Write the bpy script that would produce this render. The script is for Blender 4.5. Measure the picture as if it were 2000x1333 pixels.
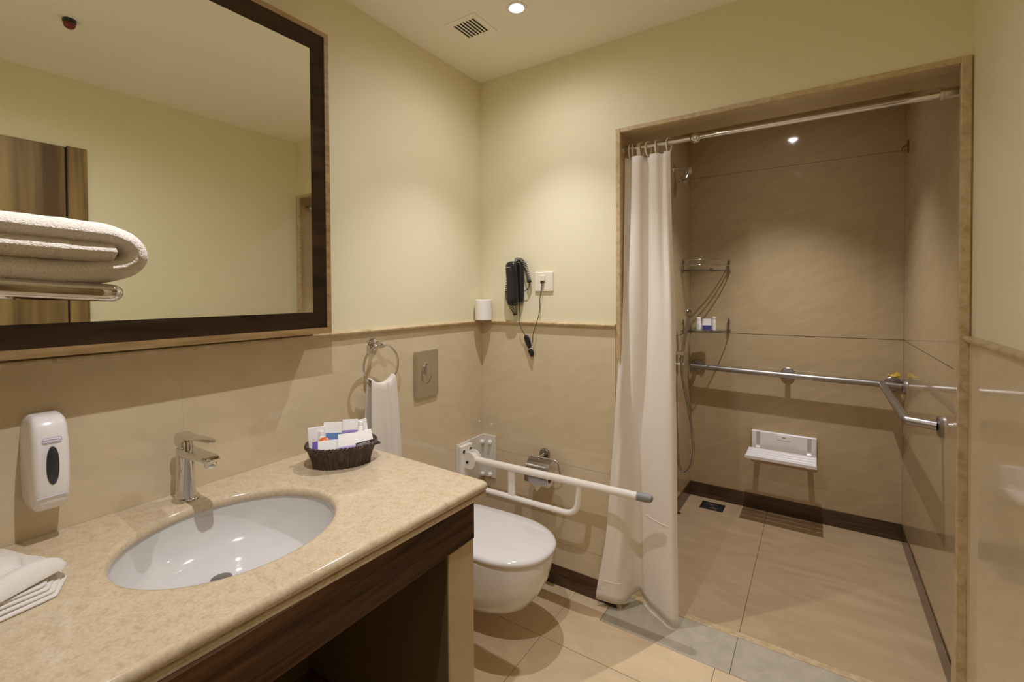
import bpy, bmesh, math, random
from mathutils import Vector, Matrix, noise
random.seed(7)
S = bpy.context.scene
for o in list(bpy.data.objects):
    bpy.data.objects.remove(o, do_unlink=True)
C = S.collection

# ------------------------------------------------------------------ room numbers (metres; camera stands at x=0, y=0)
XL, XR, YB, YF, ZC = -1.4325, 0.374, 1.877, -0.20, 2.412
XSL, XSR, YS, YSF = -0.716, 0.3835, 3.211, 2.057      # shower recess
XOL, XOR, ZO = -0.698, 0.350, 2.022                   # clear opening
ZD = 1.2074                                           # dado top
ZT = 0.82                                             # counter top

# ------------------------------------------------------------------ camera
cam = bpy.data.cameras.new('camera'); camo = bpy.data.objects.new('camera', cam); C.objects.link(camo)
def cam_matrix():
    a, b, c = math.radians(33.576), math.radians(-0.951), math.radians(-0.339)
    r = Vector((math.cos(a), math.sin(a), 0)); f = Vector((-math.sin(a), math.cos(a), 0)); u = Vector((0, 0, 1))
    f2 = f*math.cos(b) + u*math.sin(b); u2 = u*math.cos(b) - f*math.sin(b)
    r3 = r*math.cos(c) + u2*math.sin(c); u3 = u2*math.cos(c) - r*math.sin(c)
    m = Matrix((r3, u3, -f2)).transposed().to_4x4(); m.translation = Vector((0, 0, 1.35)); return m
camo.matrix_world = cam_matrix()
cam.sensor_width = 36; cam.lens = 902.4/2000*36; cam.shift_y = -(666.5-587.5)/2000; cam.clip_start = 0.02
S.camera = camo

# ------------------------------------------------------------------ world, lamps, exposure
w = bpy.data.worlds.new('world'); S.world = w; w.use_nodes = True
w.node_tree.nodes['Background'].inputs[0].default_value = (0.9, 0.8, 0.65, 1)
w.node_tree.nodes['Background'].inputs[1].default_value = 0.05
S.view_settings.view_transform = 'Standard'; S.view_settings.look = 'None'
S.view_settings.gamma = 1; S.view_settings.use_curve_mapping = False
S.view_settings.exposure = 0.72
S.cycles.max_bounces = 16; S.cycles.diffuse_bounces = 12
LAMP_COL = (0.98, 0.965, 1.01)
#         x       y      beam W  spill W
LAMPS = [(-0.941, 1.46, 26, 5.5),
         (-0.566, 0.392, 21, 21),
         (-0.155, 2.62, 50, 1.5)]

# ------------------------------------------------------------------ materials
def nodes(name):
    m = bpy.data.materials.new(name); m.use_nodes = True
    return m, m.node_tree.nodes, m.node_tree.links, m.node_tree.nodes['Principled BSDF']
def plain(name, col, rough=0.5, metal=0.0, spec=0.5, bump=0, bscale=200, coat=0, sheen=0):
    m, N, L, b = nodes(name)
    b.inputs['Base Color'].default_value = (*col, 1); b.inputs['Roughness'].default_value = rough
    b.inputs['Metallic'].default_value = metal; b.inputs['Specular IOR Level'].default_value = spec
    b.inputs['Coat Weight'].default_value = coat; b.inputs['Coat Roughness'].default_value = 0.06
    b.inputs['Sheen Weight'].default_value = sheen
    if bump:
        tc = N.new('ShaderNodeTexCoord'); n = N.new('ShaderNodeTexNoise'); n.inputs['Scale'].default_value = bscale
        n.inputs['Detail'].default_value = 4
        bp = N.new('ShaderNodeBump'); bp.inputs['Strength'].default_value = bump; bp.inputs['Distance'].default_value = 0.002
        L.new(tc.outputs['Object'], n.inputs['Vector']); L.new(n.outputs['Fac'], bp.inputs['Height']); L.new(bp.outputs['Normal'], b.inputs['Normal'])
    return m
def veined(name, c1, c2, scale=(1, 1, 1), rot=(0, 0, 0), nscale=6, rough=0.1, detail=6, dist=0.6, lo=0.35, hi=0.68, spec=0.5, bump=0, fine=0, c3=None, coord='Object', rrange=0, tilt=False):
    m, N, L, b = nodes(name)
    tc = N.new('ShaderNodeTexCoord'); mp = N.new('ShaderNodeMapping'); n = N.new('ShaderNodeTexNoise'); r = N.new('ShaderNodeValToRGB')
    if tilt: mp.vector_type = 'TEXTURE'; scale = tuple(1/q for q in scale)     # turn first, then stretch: slanting veins
    mp.inputs['Scale'].default_value = scale; mp.inputs['Rotation'].default_value = rot
    n.inputs['Scale'].default_value = nscale; n.inputs['Detail'].default_value = detail; n.inputs['Distortion'].default_value = dist
    r.color_ramp.elements[0].position = lo; r.color_ramp.elements[0].color = (*c1, 1)
    r.color_ramp.elements[1].position = hi; r.color_ramp.elements[1].color = (*c2, 1)
    if c3:
        e = r.color_ramp.elements.new((lo+hi)/2); e.color = (*c3, 1)
    L.new(tc.outputs[coord], mp.inputs['Vector']); L.new(mp.outputs['Vector'], n.inputs['Vector']); L.new(n.outputs['Fac'], r.inputs['Fac'])
    out = r.outputs['Color']
    if fine:
        n2 = N.new('ShaderNodeTexNoise'); n2.inputs['Scale'].default_value = 170; n2.inputs['Detail'].default_value = 3
        mx = N.new('ShaderNodeMix'); mx.data_type = 'RGBA'; mx.blend_type = 'OVERLAY'; mx.inputs[0].default_value = fine
        L.new(tc.outputs['Object'], n2.inputs['Vector']); L.new(out, mx.inputs[6]); L.new(n2.outputs['Fac'], mx.inputs[7]); out = mx.outputs[2]
    L.new(out, b.inputs['Base Color'])
    b.inputs['Roughness'].default_value = rough; b.inputs['Specular IOR Level'].default_value = spec
    if rrange:
        mr = N.new('ShaderNodeMapRange'); mr.inputs[3].default_value = rough-rrange; mr.inputs[4].default_value = rough+rrange
        L.new(n.outputs['Fac'], mr.inputs[0]); L.new(mr.outputs[0], b.inputs['Roughness'])
    if bump:
        bp = N.new('ShaderNodeBump'); bp.inputs['Strength'].default_value = bump; bp.inputs['Distance'].default_value = 0.002
        L.new(n.outputs['Fac'], bp.inputs['Height']); L.new(bp.outputs['Normal'], b.inputs['Normal'])
    return m
def cloth(name, col, scale=900, strength=0.6, sheen=0.25):
    m, N, L, b = nodes(name)
    b.inputs['Base Color'].default_value = (*col, 1); b.inputs['Roughness'].default_value = 0.95
    b.inputs['Specular IOR Level'].default_value = 0.1; b.inputs['Sheen Weight'].default_value = sheen
    tc = N.new('ShaderNodeTexCoord'); n = N.new('ShaderNodeTexNoise'); n.inputs['Scale'].default_value = scale; n.inputs['Detail'].default_value = 3
    v = N.new('ShaderNodeTexNoise'); v.inputs['Scale'].default_value = 40
    bp = N.new('ShaderNodeBump'); bp.inputs['Strength'].default_value = strength; bp.inputs['Distance'].default_value = 0.003
    ad = N.new('ShaderNodeMath'); ad.operation = 'ADD'
    L.new(tc.outputs['Object'], n.inputs['Vector']); L.new(tc.outputs['Object'], v.inputs['Vector'])
    L.new(n.outputs['Fac'], ad.inputs[0]); L.new(v.outputs['Fac'], ad.inputs[1])
    L.new(ad.outputs[0], bp.inputs['Height']); L.new(bp.outputs['Normal'], b.inputs['Normal'])
    return m
M = {}
M['paint'] = plain('cream_paint', (0.755, 0.705, 0.50), 0.75, spec=0.25, bump=0.05, bscale=120)
M['ceiling'] = plain('ceiling_paint', (0.88, 0.84, 0.745), 0.85, spec=0.2)
tr = (0.35, 0.35, 0.6)
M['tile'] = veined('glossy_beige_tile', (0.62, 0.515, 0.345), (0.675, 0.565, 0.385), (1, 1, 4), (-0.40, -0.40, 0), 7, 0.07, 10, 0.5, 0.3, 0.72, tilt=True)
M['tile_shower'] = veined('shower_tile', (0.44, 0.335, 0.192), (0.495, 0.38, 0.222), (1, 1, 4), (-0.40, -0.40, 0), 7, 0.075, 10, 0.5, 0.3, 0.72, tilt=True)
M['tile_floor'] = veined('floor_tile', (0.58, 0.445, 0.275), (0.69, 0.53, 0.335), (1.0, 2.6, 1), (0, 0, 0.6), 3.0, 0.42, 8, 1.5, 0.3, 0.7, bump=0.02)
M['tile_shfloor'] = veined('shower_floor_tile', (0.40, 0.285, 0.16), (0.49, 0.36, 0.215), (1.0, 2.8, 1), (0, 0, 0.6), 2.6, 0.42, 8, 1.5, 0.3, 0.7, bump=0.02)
M['tile_grey'] = veined('grey_green_stone', (0.38, 0.335, 0.25), (0.46, 0.41, 0.31), (1, 1, 1), (0, 0, 0), 22, 0.4, 6, 0.3, 0.3, 0.7)
M['tile_dark'] = veined('dark_wood_look_tile', (0.045, 0.022, 0.010), (0.10, 0.055, 0.028), (1.5, 1.5, 22), (0, 0, 0), 3, 0.2, 6, 0.3)
M['grout'] = plain('grout', (0.42, 0.32, 0.21), 0.9)
M['grout_dark'] = plain('grout_dark', (0.16, 0.115, 0.07), 0.9)
M['marble'] = veined('cream_marble', (0.48, 0.375, 0.24), (0.585, 0.48, 0.335), (1, 1, 1), (0, 0, 0), 46, 0.12, 14, 0.4, 0.25, 0.66, c3=(0.55, 0.44, 0.295), fine=0.30)
M['marble_trim'] = veined('marble_trim', (0.42, 0.30, 0.15), (0.60, 0.47, 0.29), (1, 1, 1), (0, 0, 0), 40, 0.35, 8, 0.6, 0.30, 0.68, bump=0.2)
M['panel_beige'] = veined('beige_side_panel', (0.42, 0.31, 0.16), (0.50, 0.375, 0.20), (1, 1, .6), (0, 0, 0), 7, 0.35, 5, 0.4)
M['wood_dark'] = veined('dark_walnut', (0.035, 0.016, 0.006), (0.115, 0.055, 0.022), (14, 1.2, 22), (0, 0, 0), 2.2, 0.5, 8, 0.6, spec=0.15)
M['dark_sheet'] = plain('plain_dark_brown', (0.10, 0.065, 0.03), 0.5)  # dark brown for sheets added to darken the space under the counter
M['wood_border'] = veined('espresso_wood', (0.016, 0.008, 0.0035), (0.042, 0.021, 0.009), (14, 1.5, 14), (0, 0, 0), 2, 0.3, 6, 0.3, spec=0.25)
M['wood_edge'] = veined('walnut_edge', (0.22, 0.135, 0.055), (0.38, 0.25, 0.12), (20, 2, 20), (0, 0, 0), 3, 0.35, 6, 0.3)
M['wood_door'] = veined('door_veneer', (0.10, 0.055, 0.018), (0.36, 0.24, 0.09), (11, 11, 0.5), (0, 0, 0), 1.5, 0.4, 8, 0.5)
M['mirror'] = plain('mirror_silver', (0.955, 0.975, 0.90), 0.0, 1.0)
M['porcelain'] = plain('porcelain', (0.76, 0.75, 0.745), 0.08, spec=0.6, coat=0.4)
M['basin'] = plain('basin_ceramic', (0.60, 0.585, 0.565), 0.08, spec=0.6, coat=0.4)
M['plastic_white'] = plain('white_plastic', (0.82, 0.79, 0.78), 0.22, spec=0.5)
M['plastic_socket'] = plain('socket_plastic', (0.80, 0.74, 0.64), 0.3)
M['enamel'] = plain('white_enamel', (0.84, 0.80, 0.74), 0.2, spec=0.5)
M['enamel_grey'] = plain('plate_enamel', (0.70, 0.67, 0.60), 0.25)
M['grey_rubber'] = plain('grey_rubber', (0.22, 0.22, 0.22), 0.5)
M['chrome'] = plain('chrome', (0.68, 0.67, 0.66), 0.07, 1.0)
M['satin'] = plain('satin_chrome', (0.63, 0.59, 0.52), 0.3, 1.0)
M['steel'] = plain('brushed_steel', (0.36, 0.335, 0.32), 0.38, 1.0, bump=0.05, bscale=600)
M['steel_dark'] = plain('dull_steel', (0.30, 0.28, 0.27), 0.3, 1.0)
M['cover'] = plain('cover_chrome', (0.36, 0.34, 0.33), 0.18, 1.0)
M['hose'] = plain('hose_metal', (0.42, 0.41, 0.40), 0.16, 1.0)
M['drain'] = plain('drain_metal', (0.16, 0.16, 0.18), 0.35, 1.0)
M['black'] = plain('black_plastic', (0.012, 0.012, 0.013), 0.22)
M['black_cord'] = plain('black_cord', (0.015, 0.013, 0.012), 0.45)
M['dark_hole'] = plain('dark_void', (0.012, 0.010, 0.008), 0.8)
M['smoked'] = plain('smoked_window', (0.035, 0.035, 0.04), 0.18)
M['towel'] = cloth('terry_white', (0.80, 0.75, 0.69))
M['towel_bath'] = cloth('bath_terry', (0.76, 0.69, 0.61), 500, 0.9)
M['towel_blue'] = plain('blue_print', (0.30, 0.36, 0.46), 0.9)
M['curtain'] = cloth('curtain_fabric', (0.83, 0.78, 0.71), 1500, 0.15, 0.1)
M['paper'] = plain('tissue_paper', (0.86, 0.83, 0.79), 0.9, bump=0.2, bscale=300)
M['card'] = plain('white_card', (0.86, 0.84, 0.82), 0.55)
M['kraft'] = plain('cardboard_core', (0.30, 0.20, 0.12), 0.9)
M['purple'] = plain('purple_print', (0.13, 0.07, 0.36), 0.5)
M['lilac'] = plain('lilac_print', (0.45, 0.36, 0.70), 0.5)
M['violet'] = plain('violet_print', (0.30, 0.22, 0.52), 0.5)
M['blue'] = plain('blue_band', (0.12, 0.23, 0.47), 0.5)
M['navy'] = plain('navy_band', (0.045, 0.045, 0.20), 0.5)
M['orange'] = plain('orange_foil', (0.62, 0.12, 0.02), 0.35)
M['print'] = plain('grey_print', (0.55, 0.52, 0.60), 0.6)
M['wicker'] = veined('dark_wicker', (0.030, 0.017, 0.013), (0.095, 0.058, 0.045), (1, 1, 1), (0, 0, 0), 60, 0.42, 3, 0.2)
M['brass'] = plain('brass', (0.40, 0.27, 0.09), 0.3, 1.0)
M['yellow'] = plain('yellow_tape', (0.62, 0.40, 0.05), 0.5)
M['red'] = plain('red_plastic', (0.16, 0.012, 0.010), 0.3)
M['hook'] = plain('hook_plastic', (0.78, 0.70, 0.52), 0.35)
M['taupe'] = plain('taupe_plastic', (0.50, 0.44, 0.36), 0.4)
def glassmat():
    # thin clear pane: tinted see-through plus a fresnel reflection
    m = bpy.data.materials.new('shelf_glass'); m.use_nodes = True; N = m.node_tree.nodes; L = m.node_tree.links; N.clear()
    o = N.new('ShaderNodeOutputMaterial'); mx = N.new('ShaderNodeMixShader'); fr = N.new('ShaderNodeFresnel'); fr.inputs['IOR'].default_value = 1.5
    t = N.new('ShaderNodeBsdfTransparent'); t.inputs[0].default_value = (0.93, 0.965, 0.94, 1)
    g_ = N.new('ShaderNodeBsdfGlossy'); g_.inputs['Roughness'].default_value = 0.02
    L.new(fr.outputs[0], mx.inputs[0]); L.new(t.outputs[0], mx.inputs[1]); L.new(g_.outputs[0], mx.inputs[2]); L.new(mx.outputs[0], o.inputs[0])
    return m
M['glass'] = glassmat()
def emit(name, col, s):
    m = bpy.data.materials.new(name); m.use_nodes = True; N = m.node_tree.nodes; N.clear()
    e = N.new('ShaderNodeEmission'); o = N.new('ShaderNodeOutputMaterial'); e.inputs[0].default_value = (*col, 1); e.inputs[1].default_value = s
    m.node_tree.links.new(e.outputs[0], o.inputs[0]); return m
M['lens'] = emit('lamp_lens', (1.0, 0.93, 0.86), 60)

# ------------------------------------------------------------------ object helpers (all meshes are laid out in world metres)
def base(o):
    v = Vector((0, 0, 0))
    while o is not None:
        v += o.location; o = o.parent
    return v
def obj(name, bm, mat, parent=None, smooth=False, loc=None, angle=35):
    me = bpy.data.meshes.new(name)
    bmesh.ops.remove_doubles(bm, verts=bm.verts, dist=1e-6)
    bmesh.ops.recalc_face_normals(bm, faces=bm.faces)
    off = base(parent) if parent is not None else Vector((0, 0, 0))
    o = bpy.data.objects.new(name, me)
    if loc is not None:
        o.location = Vector(loc) - off
        off = Vector(loc)
    bm.transform(Matrix.Translation(-off)); 
    if smooth:
        for f in bm.faces: f.smooth = True
        ca = math.radians(angle)
        for e in bm.edges:
            if len(e.link_faces) == 2 and e.calc_face_angle(0) > ca: e.smooth = False
    bm.to_mesh(me); bm.free()
    me.materials.append(mat); C.objects.link(o)
    if parent is not None: o.parent = parent
    return o
def thing(name, label, cat, loc, group=None):
    o = bpy.data.objects.new(name, None); C.objects.link(o); o.location = loc; o.empty_display_size = 0.05
    o['label'] = label; o['category'] = cat
    if group: o['group'] = group
    return o
def tag(o, label, cat, group=None):
    o['label'] = label; o['category'] = cat
    if group: o['group'] = group
    return o
def struct(name, bm, mat, parent=None, smooth=False):
    o = obj(name, bm, mat, parent, smooth)
    if parent is None: o['kind'] = 'structure'
    return o
def B(): return bmesh.new()
def box(bm, a, b, bev=0, seg=2, mtx=None):
    a, b = Vector(a), Vector(b)
    r = bmesh.ops.create_cube(bm, size=1)
    vs = r['verts']
    bmesh.ops.scale(bm, vec=(abs(b.x-a.x), abs(b.y-a.y), abs(b.z-a.z)), verts=vs)
    bmesh.ops.translate(bm, vec=(a+b)/2, verts=vs)
    if bev:
        es = list({e for v in vs for e in v.link_edges})
        r = bmesh.ops.bevel(bm, geom=es, offset=bev, segments=seg, profile=0.5, affect='EDGES')
        vs = list({v for f in r['faces'] for v in f.verts} | {v for v in vs if v.is_valid})
    if mtx is not None: bmesh.ops.transform(bm, matrix=mtx, verts=vs)
    return vs
def boxo(name, a, b, mat, parent=None, bev=0, seg=2, mtx=None, loc=None):
    bm = B(); box(bm, a, b, bev, seg, mtx); o = obj(name, bm, mat, parent, smooth=bev > 0 and seg > 1, loc=loc, angle=75)
    if bev and seg > 1:
        w_ = o.modifiers.new('weighted', 'WEIGHTED_NORMAL'); w_.keep_sharp = True; w_.weight = 100
    return o
def loft(bm, rings, closed=True, cap0=True, cap1=True):
    vr = [[bm.verts.new(p) for p in r] for r in rings]
    n = len(vr[0])
    for i in range(len(vr)-1):
        for k in range(n if closed else n-1):
            a, b, c, d = vr[i][k], vr[i][(k+1) % n], vr[i+1][(k+1) % n], vr[i+1][k]
            bm.faces.new((a, b, c, d))
    if closed and cap0: bm.faces.new(list(reversed(vr[0])))
    if closed and cap1: bm.faces.new(vr[-1])
    return vr
def tube(bm, pts, rad, seg=10, closed=False, caps=True, flat=1.0):
    pts = [Vector(p) for p in pts]; n = len(pts)
    rr = rad if isinstance(rad, (list, tuple)) else [rad]*n
    T = []
    for i in range(n):
        if closed: t = pts[(i+1) % n] - pts[i-1]
        elif i == 0: t = pts[1]-pts[0]
        elif i == n-1: t = pts[-1]-pts[-2]
        else: t = (pts[i+1]-pts[i]).normalized() + (pts[i]-pts[i-1]).normalized()
        T.append(t.normalized())
    ref = Vector((0, 0, 1)) if abs(T[0].z) < 0.9 else Vector((1, 0, 0))
    u = T[0].cross(ref).normalized(); rings = []
    for i in range(n):
        u = (u - T[i]*u.dot(T[i])).normalized(); v = T[i].cross(u)
        rings.append([pts[i] + u*math.cos(2*math.pi*k/seg)*rr[i] + v*math.sin(2*math.pi*k/seg)*rr[i]*flat for k in range(seg)])
    if closed:
        vr = [[bm.verts.new(p) for p in r] for r in rings]
        # best rotation match for the seam
        best = min(range(seg), key=lambda s: sum((rings[0][(k+s) % seg]-rings[-1][k]).length for k in range(seg)))
        for i in range(n):
            nx = vr[(i+1) % n]; s = best if i == n-1 else 0
            for k in range(seg):
                bm.faces.new((vr[i][k], vr[i][(k+1) % seg], nx[(k+1+s) % seg], nx[(k+s) % seg]))
    else: loft(bm, rings, True, caps, caps)
def tubeo(name, pts, rad, mat, parent=None, seg=10, closed=False, loc=None, flat=1.0):
    bm = B(); tube(bm, pts, rad, seg, closed, flat=flat); return obj(name, bm, mat, parent, True, loc, 50)
def frame_to(axis, origin):
    z = Vector(axis).normalized(); x = z.orthogonal().normalized()
    if abs(z.z) < 0.99:
        x = Vector((0, 0, 1)).cross(z).normalized()
    y = z.cross(x); m = Matrix((x, y, z)).transposed().to_4x4(); m.translation = Vector(origin); return m
def lathe(bm, prof, origin, axis=(0, 0, 1), seg=24, sx=1, sy=1):
    m = frame_to(axis, origin) if tuple(axis) != (0, 0, 1) else Matrix.Translation(Vector(origin))
    rings = [[m @ Vector((r*sx*math.cos(2*math.pi*k/seg), r*sy*math.sin(2*math.pi*k/seg), z)) for k in range(seg)] for r, z in prof]
    loft(bm, rings)
def latheo(name, prof, origin, mat, parent=None, axis=(0, 0, 1), seg=24, sx=1, sy=1, loc=None):
    bm = B(); lathe(bm, prof, origin, axis, seg, sx, sy); return obj(name, bm, mat, parent, True, loc, 40)
def cr(P, n):
    """Catmull-Rom through points, n samples"""
    P = [Vector(p) for p in P]; out = []; k = len(P)-1
    for i in range(n):
        t = i/(n-1)*k; j = min(int(t), k-1); f = t-j
        p0 = P[max(j-1, 0)]; p1 = P[j]; p2 = P[j+1]; p3 = P[min(j+2, k)]
        out.append(0.5*((2*p1)+(p2-p0)*f+(2*p0-5*p1+4*p2-p3)*f*f+(3*p1-p0-3*p2+p3)*f**3))
    return out
def fillet(P, r, n=6):
    P = [Vector(p) for p in P]; out = [P[0]]
    for i in range(1, len(P)-1):
        a = (P[i-1]-P[i]); b = (P[i+1]-P[i]); rr = min(r, a.length*.49, b.length*.49)
        A = P[i]+a.normalized()*rr; Bq = P[i]+b.normalized()*rr
        for k in range(n+1):
            t = k/n; out.append(A*(1-t)**2 + P[i]*2*t*(1-t) + Bq*t*t)
    out.append(P[-1]); return out
def text(name, s, size, mtx, mat, parent, extr=0.0003):
    cu = bpy.data.curves.new(name, 'FONT'); cu.body = s; cu.size = size; cu.extrude = extr; cu.align_x = 'CENTER'; cu.align_y = 'CENTER'
    tmp = bpy.data.objects.new(name, cu); C.objects.link(tmp); bpy.context.view_layer.update()
    me = bpy.data.meshes.new_from_object(tmp.evaluated_get(bpy.context.evaluated_depsgraph_get()))
    bpy.data.objects.remove(tmp, do_unlink=True); me.name = name
    o = bpy.data.objects.new(name, me); C.objects.link(o); me.materials.clear(); me.materials.append(mat)
    m = mtx.copy(); m.translation = m.translation - base(parent); o.parent = parent; o.matrix_local = m; return o

# ================================================================== SETTING
# floor: slab with every tile a piece
bm = B(); box(bm, (XL-.1, YF-.1, -.08), (XR+.12, YS+.1, -.009)); floor = struct('floor', bm, M['grout_dark'])
g = 0.0007
def tile_piece(name, x0, x1, y0, y1, mat, top=0.0, par=None):
    if x1-x0 < .02 or y1-y0 < .02: return
    boxo(name, (x0+g, y0+g, -.009), (x1-g, y1-g, top), mat, par or floor, 0.001, 1)
xs = [XL, -.905, -.305, XR]; ys = [YF, .355, .955, 1.555]
for i in range(3):
    for j in range(3):
        tile_piece('floor_tile', xs[i], xs[i+1], ys[j], ys[j+1], M['tile_floor'])
tile_piece('floor_tile', XL, -.905, 1.555, YB, M['tile_floor'])
tile_piece('floor_tile', -.305, XR, 1.555, 1.76, M['tile_floor'])
bm = B(); P_ = [(-.905+g, 1.555+g), (-.305-g, 1.555+g), (-.305-g, 1.76-g), (-.745-g, 1.76-g), (-.745-g, YB), (-.905+g, YB)]
loft(bm, [[Vector((x, y, z)) for x, y in P_] for z in (-.009, 0)]); obj('floor_tile', bm, M['tile_floor'], floor)
tile_piece('threshold_tile', -.745, -.257, 1.76, 1.966, M['tile_grey'], .0006)
tile_piece('threshold_tile', -.257, XR, 1.76, 1.966, M['tile_grey'], .0006)
tile_piece('threshold_strip', XOL, XOR, 1.966, 1.998, M['marble_trim'], .001)
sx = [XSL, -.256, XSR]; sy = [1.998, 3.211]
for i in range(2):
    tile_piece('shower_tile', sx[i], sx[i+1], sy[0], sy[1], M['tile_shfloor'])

bm = B(); box(bm, (XL-.1, YF-.1, ZC), (XR+.12, YS+.1, ZC+.08)); struct('ceiling', bm, M['ceiling'])
bm = B(); box(bm, (XL-.1, YF-.1, 0), (XL, YB+.18, ZC)); wl = struct('wall_left', bm, M['paint'])
bm = B(); box(bm, (XR, YF-.1, 0), (XR+.12, YB, ZC)); wr = struct('wall_right', bm, M['paint'])
bm = B(); box(bm, (XL, YF-.1, 0), (XR, YF, ZC)); struct('wall_front', bm, M['paint'])
bm = B()
box(bm, (XL, YB, 0), (XOL-.012, YSF, ZC)); box(bm, (XOL-.012, YB, ZO+.012), (XR+.12, YSF, ZC)); box(bm, (XOR+.03, YB, 0), (XR+.12, YSF, ZO+.012))
wb = struct('wall_back', bm, M['paint'])
bm = B(); box(bm, (XSL-.1, YS, 0), (XSR+.1, YS+.1, ZC)); wsb = struct('wall_shower_back', bm, M['grout_dark'])
bm = B(); box(bm, (XSL-.1, YSF, 0), (XSL, YS, ZC)); wsl = struct('wall_shower_left', bm, M['grout_dark'])
bm = B(); box(bm, (XSR, YSF, 0), (XSR+.1, YS, ZC)); wsr = struct('wall_shower_right', bm, M['grout_dark'])

# wall panels (each a piece, joints recessed)
T = 0.005; gw = .00008
def panel_x(wall, x, sgn, y0, y1, z0, z1, mat):            # panel on a wall of constant x, facing sgn
    boxo('wall_tile', (x, y0+.0001, z0+gw), (x+sgn*T, y1-.0001, z1-gw), mat, wall)
def panel_y(wall, y, x0, x1, z0, z1, mat):                 # panel facing -y
    boxo('wall_tile', (x0+.0001, y-T, z0+gw), (x1-.0001, y, z1-gw), mat, wall, .0004, 1)
boxo('grout_backing', (XL, YF, .09), (XL+.001, YB, ZD-.008), M['grout'], wl)
boxo('grout_backing', (XL, YB-.001, .09), (XOL-.02, YB, ZD-.008), M['grout'], wb)
boxo('grout_backing', (XR-.001, .76, .09), (XR, YB, ZD-.008), M['grout'], wr)
zr = [.09, .199, .567, ZD-.008]
yl = [YF, .067, .542, 1.017, 1.492, YB]
for i in range(5):
    panel_x(wl, XL, 1, yl[i], yl[i+1], .567, zr[3], M['tile'])
    panel_x(wl, XL, 1, yl[i], yl[i+1], .09, .567, M['tile'])
panel_y(wb, YB, XL+T, XOL-.02, .567, zr[3], M['tile'])
gw = .0009
for a, b_ in ((XL+T, -1.02), (-1.02, XOL-.02)):
    panel_y(wb, YB, a, b_, .199, .567, M['tile']); panel_y(wb, YB, a, b_, .09, .199, M['tile'])
gw = .0001
for a, b_ in ((.76, 1.30), (1.30, YB-.006)):
    panel_x(wr, XR, -1, a, b_, .09, zr[3], M['tile'])
zs = [.09, 1.086, 2.095, ZC]
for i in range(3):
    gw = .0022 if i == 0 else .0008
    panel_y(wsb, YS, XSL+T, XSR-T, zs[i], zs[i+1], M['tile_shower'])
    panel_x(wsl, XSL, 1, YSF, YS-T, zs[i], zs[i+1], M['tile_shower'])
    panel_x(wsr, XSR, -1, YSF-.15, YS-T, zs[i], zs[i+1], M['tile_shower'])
# reveals of the opening
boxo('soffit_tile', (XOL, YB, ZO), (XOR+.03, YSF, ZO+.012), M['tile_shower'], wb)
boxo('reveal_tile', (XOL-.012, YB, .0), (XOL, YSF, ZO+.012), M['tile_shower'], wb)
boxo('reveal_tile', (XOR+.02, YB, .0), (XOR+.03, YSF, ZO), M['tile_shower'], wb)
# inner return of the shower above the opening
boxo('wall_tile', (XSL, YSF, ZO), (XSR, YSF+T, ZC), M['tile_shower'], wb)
# baseboards
def skirt(name, a, b, par=None):
    bm = B(); box(bm, a, b, .001, 1); struct(name, bm, M['tile_dark'])
h = .092; t = .009
skirt('baseboard_left', (XL, YF, 0), (XL+t, YB, h)); skirt('baseboard_back', (XL+t, YB-t, 0), (XOL-.020, YB, h))
skirt('baseboard_right', (XR-t, .765, 0), (XR, YB-.01, h)); skirt('baseboard_shower_back', (XSL, YS-t, 0), (XSR, YS, h))
skirt('baseboard_shower_left', (XSL, YSF, 0), (XSL+t, YS-t, h)); skirt('baseboard_shower_right', (XSR-t, YSF-.06, 0), (XSR, YS-t, h))
# dado rails, bullnosed marble
def rail(name, p0, p1, out):
    o = Vector(out); prof = [(0, -.009), (.012, -.009), (.018, -.007), (.0215, -.002), (.0215, .003), (.018, .007), (.013, .0085), (0, .0085)]
    bm = B(); p0 = Vector(p0); p1 = Vector(p1)
    loft(bm, [[p + o*d + Vector((0, 0, z)) for d, z in prof] for p in (p0, p1)])
    struct(name, bm, M['marble_trim'], smooth=True)
rail('trim_1', (XL, YF, ZD), (XL, YB, ZD), (1, 0, 0))
rail('trim_2', (XL+.0, YB, ZD), (XOL-.016, YB, ZD), (0, -1, 0))
rail('trim_3', (XR, .76, ZD), (XR, YB-.004, ZD), (-1, 0, 0))
# opening trims, rough edged marble
def trimbox(name, a, b):
    bm = B(); box(bm, a, b, .002, 1); struct(name, bm, M['marble_trim'])
trimbox('trim_4', (XOL-.016, YB-.008, 0), (XOL+.004, YB+.012, ZO+.014))
trimbox('trim_5', (XOL+.004, YB-.008, ZO-.004), (XOR-.004, YB+.012, ZO+.014))
trimbox('trim_6', (XOR-.004, YB-.008, 0), (XR-.004, YB+.012, ZO+.014))

# door in the right wall (seen in the mirror)
bm = B(); box(bm, (XR-.022, -.12, .004), (XR, .676, 2.068), .002, 1); d = struct('door_1', bm, M['wood_door'])
boxo('door_casing', (XR-.016, .684, 0), (XR, .758, 2.076), M['wood_door'], d, .002, 1)
boxo('door_stop', (XR-.006, .676, 0), (XR, .684, 2.07), M['dark_hole'], d)
boxo('door_casing', (XR-.016, -.19, 0), (XR, -.128, 2.076), M['wood_door'], d, .002, 1)

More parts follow.
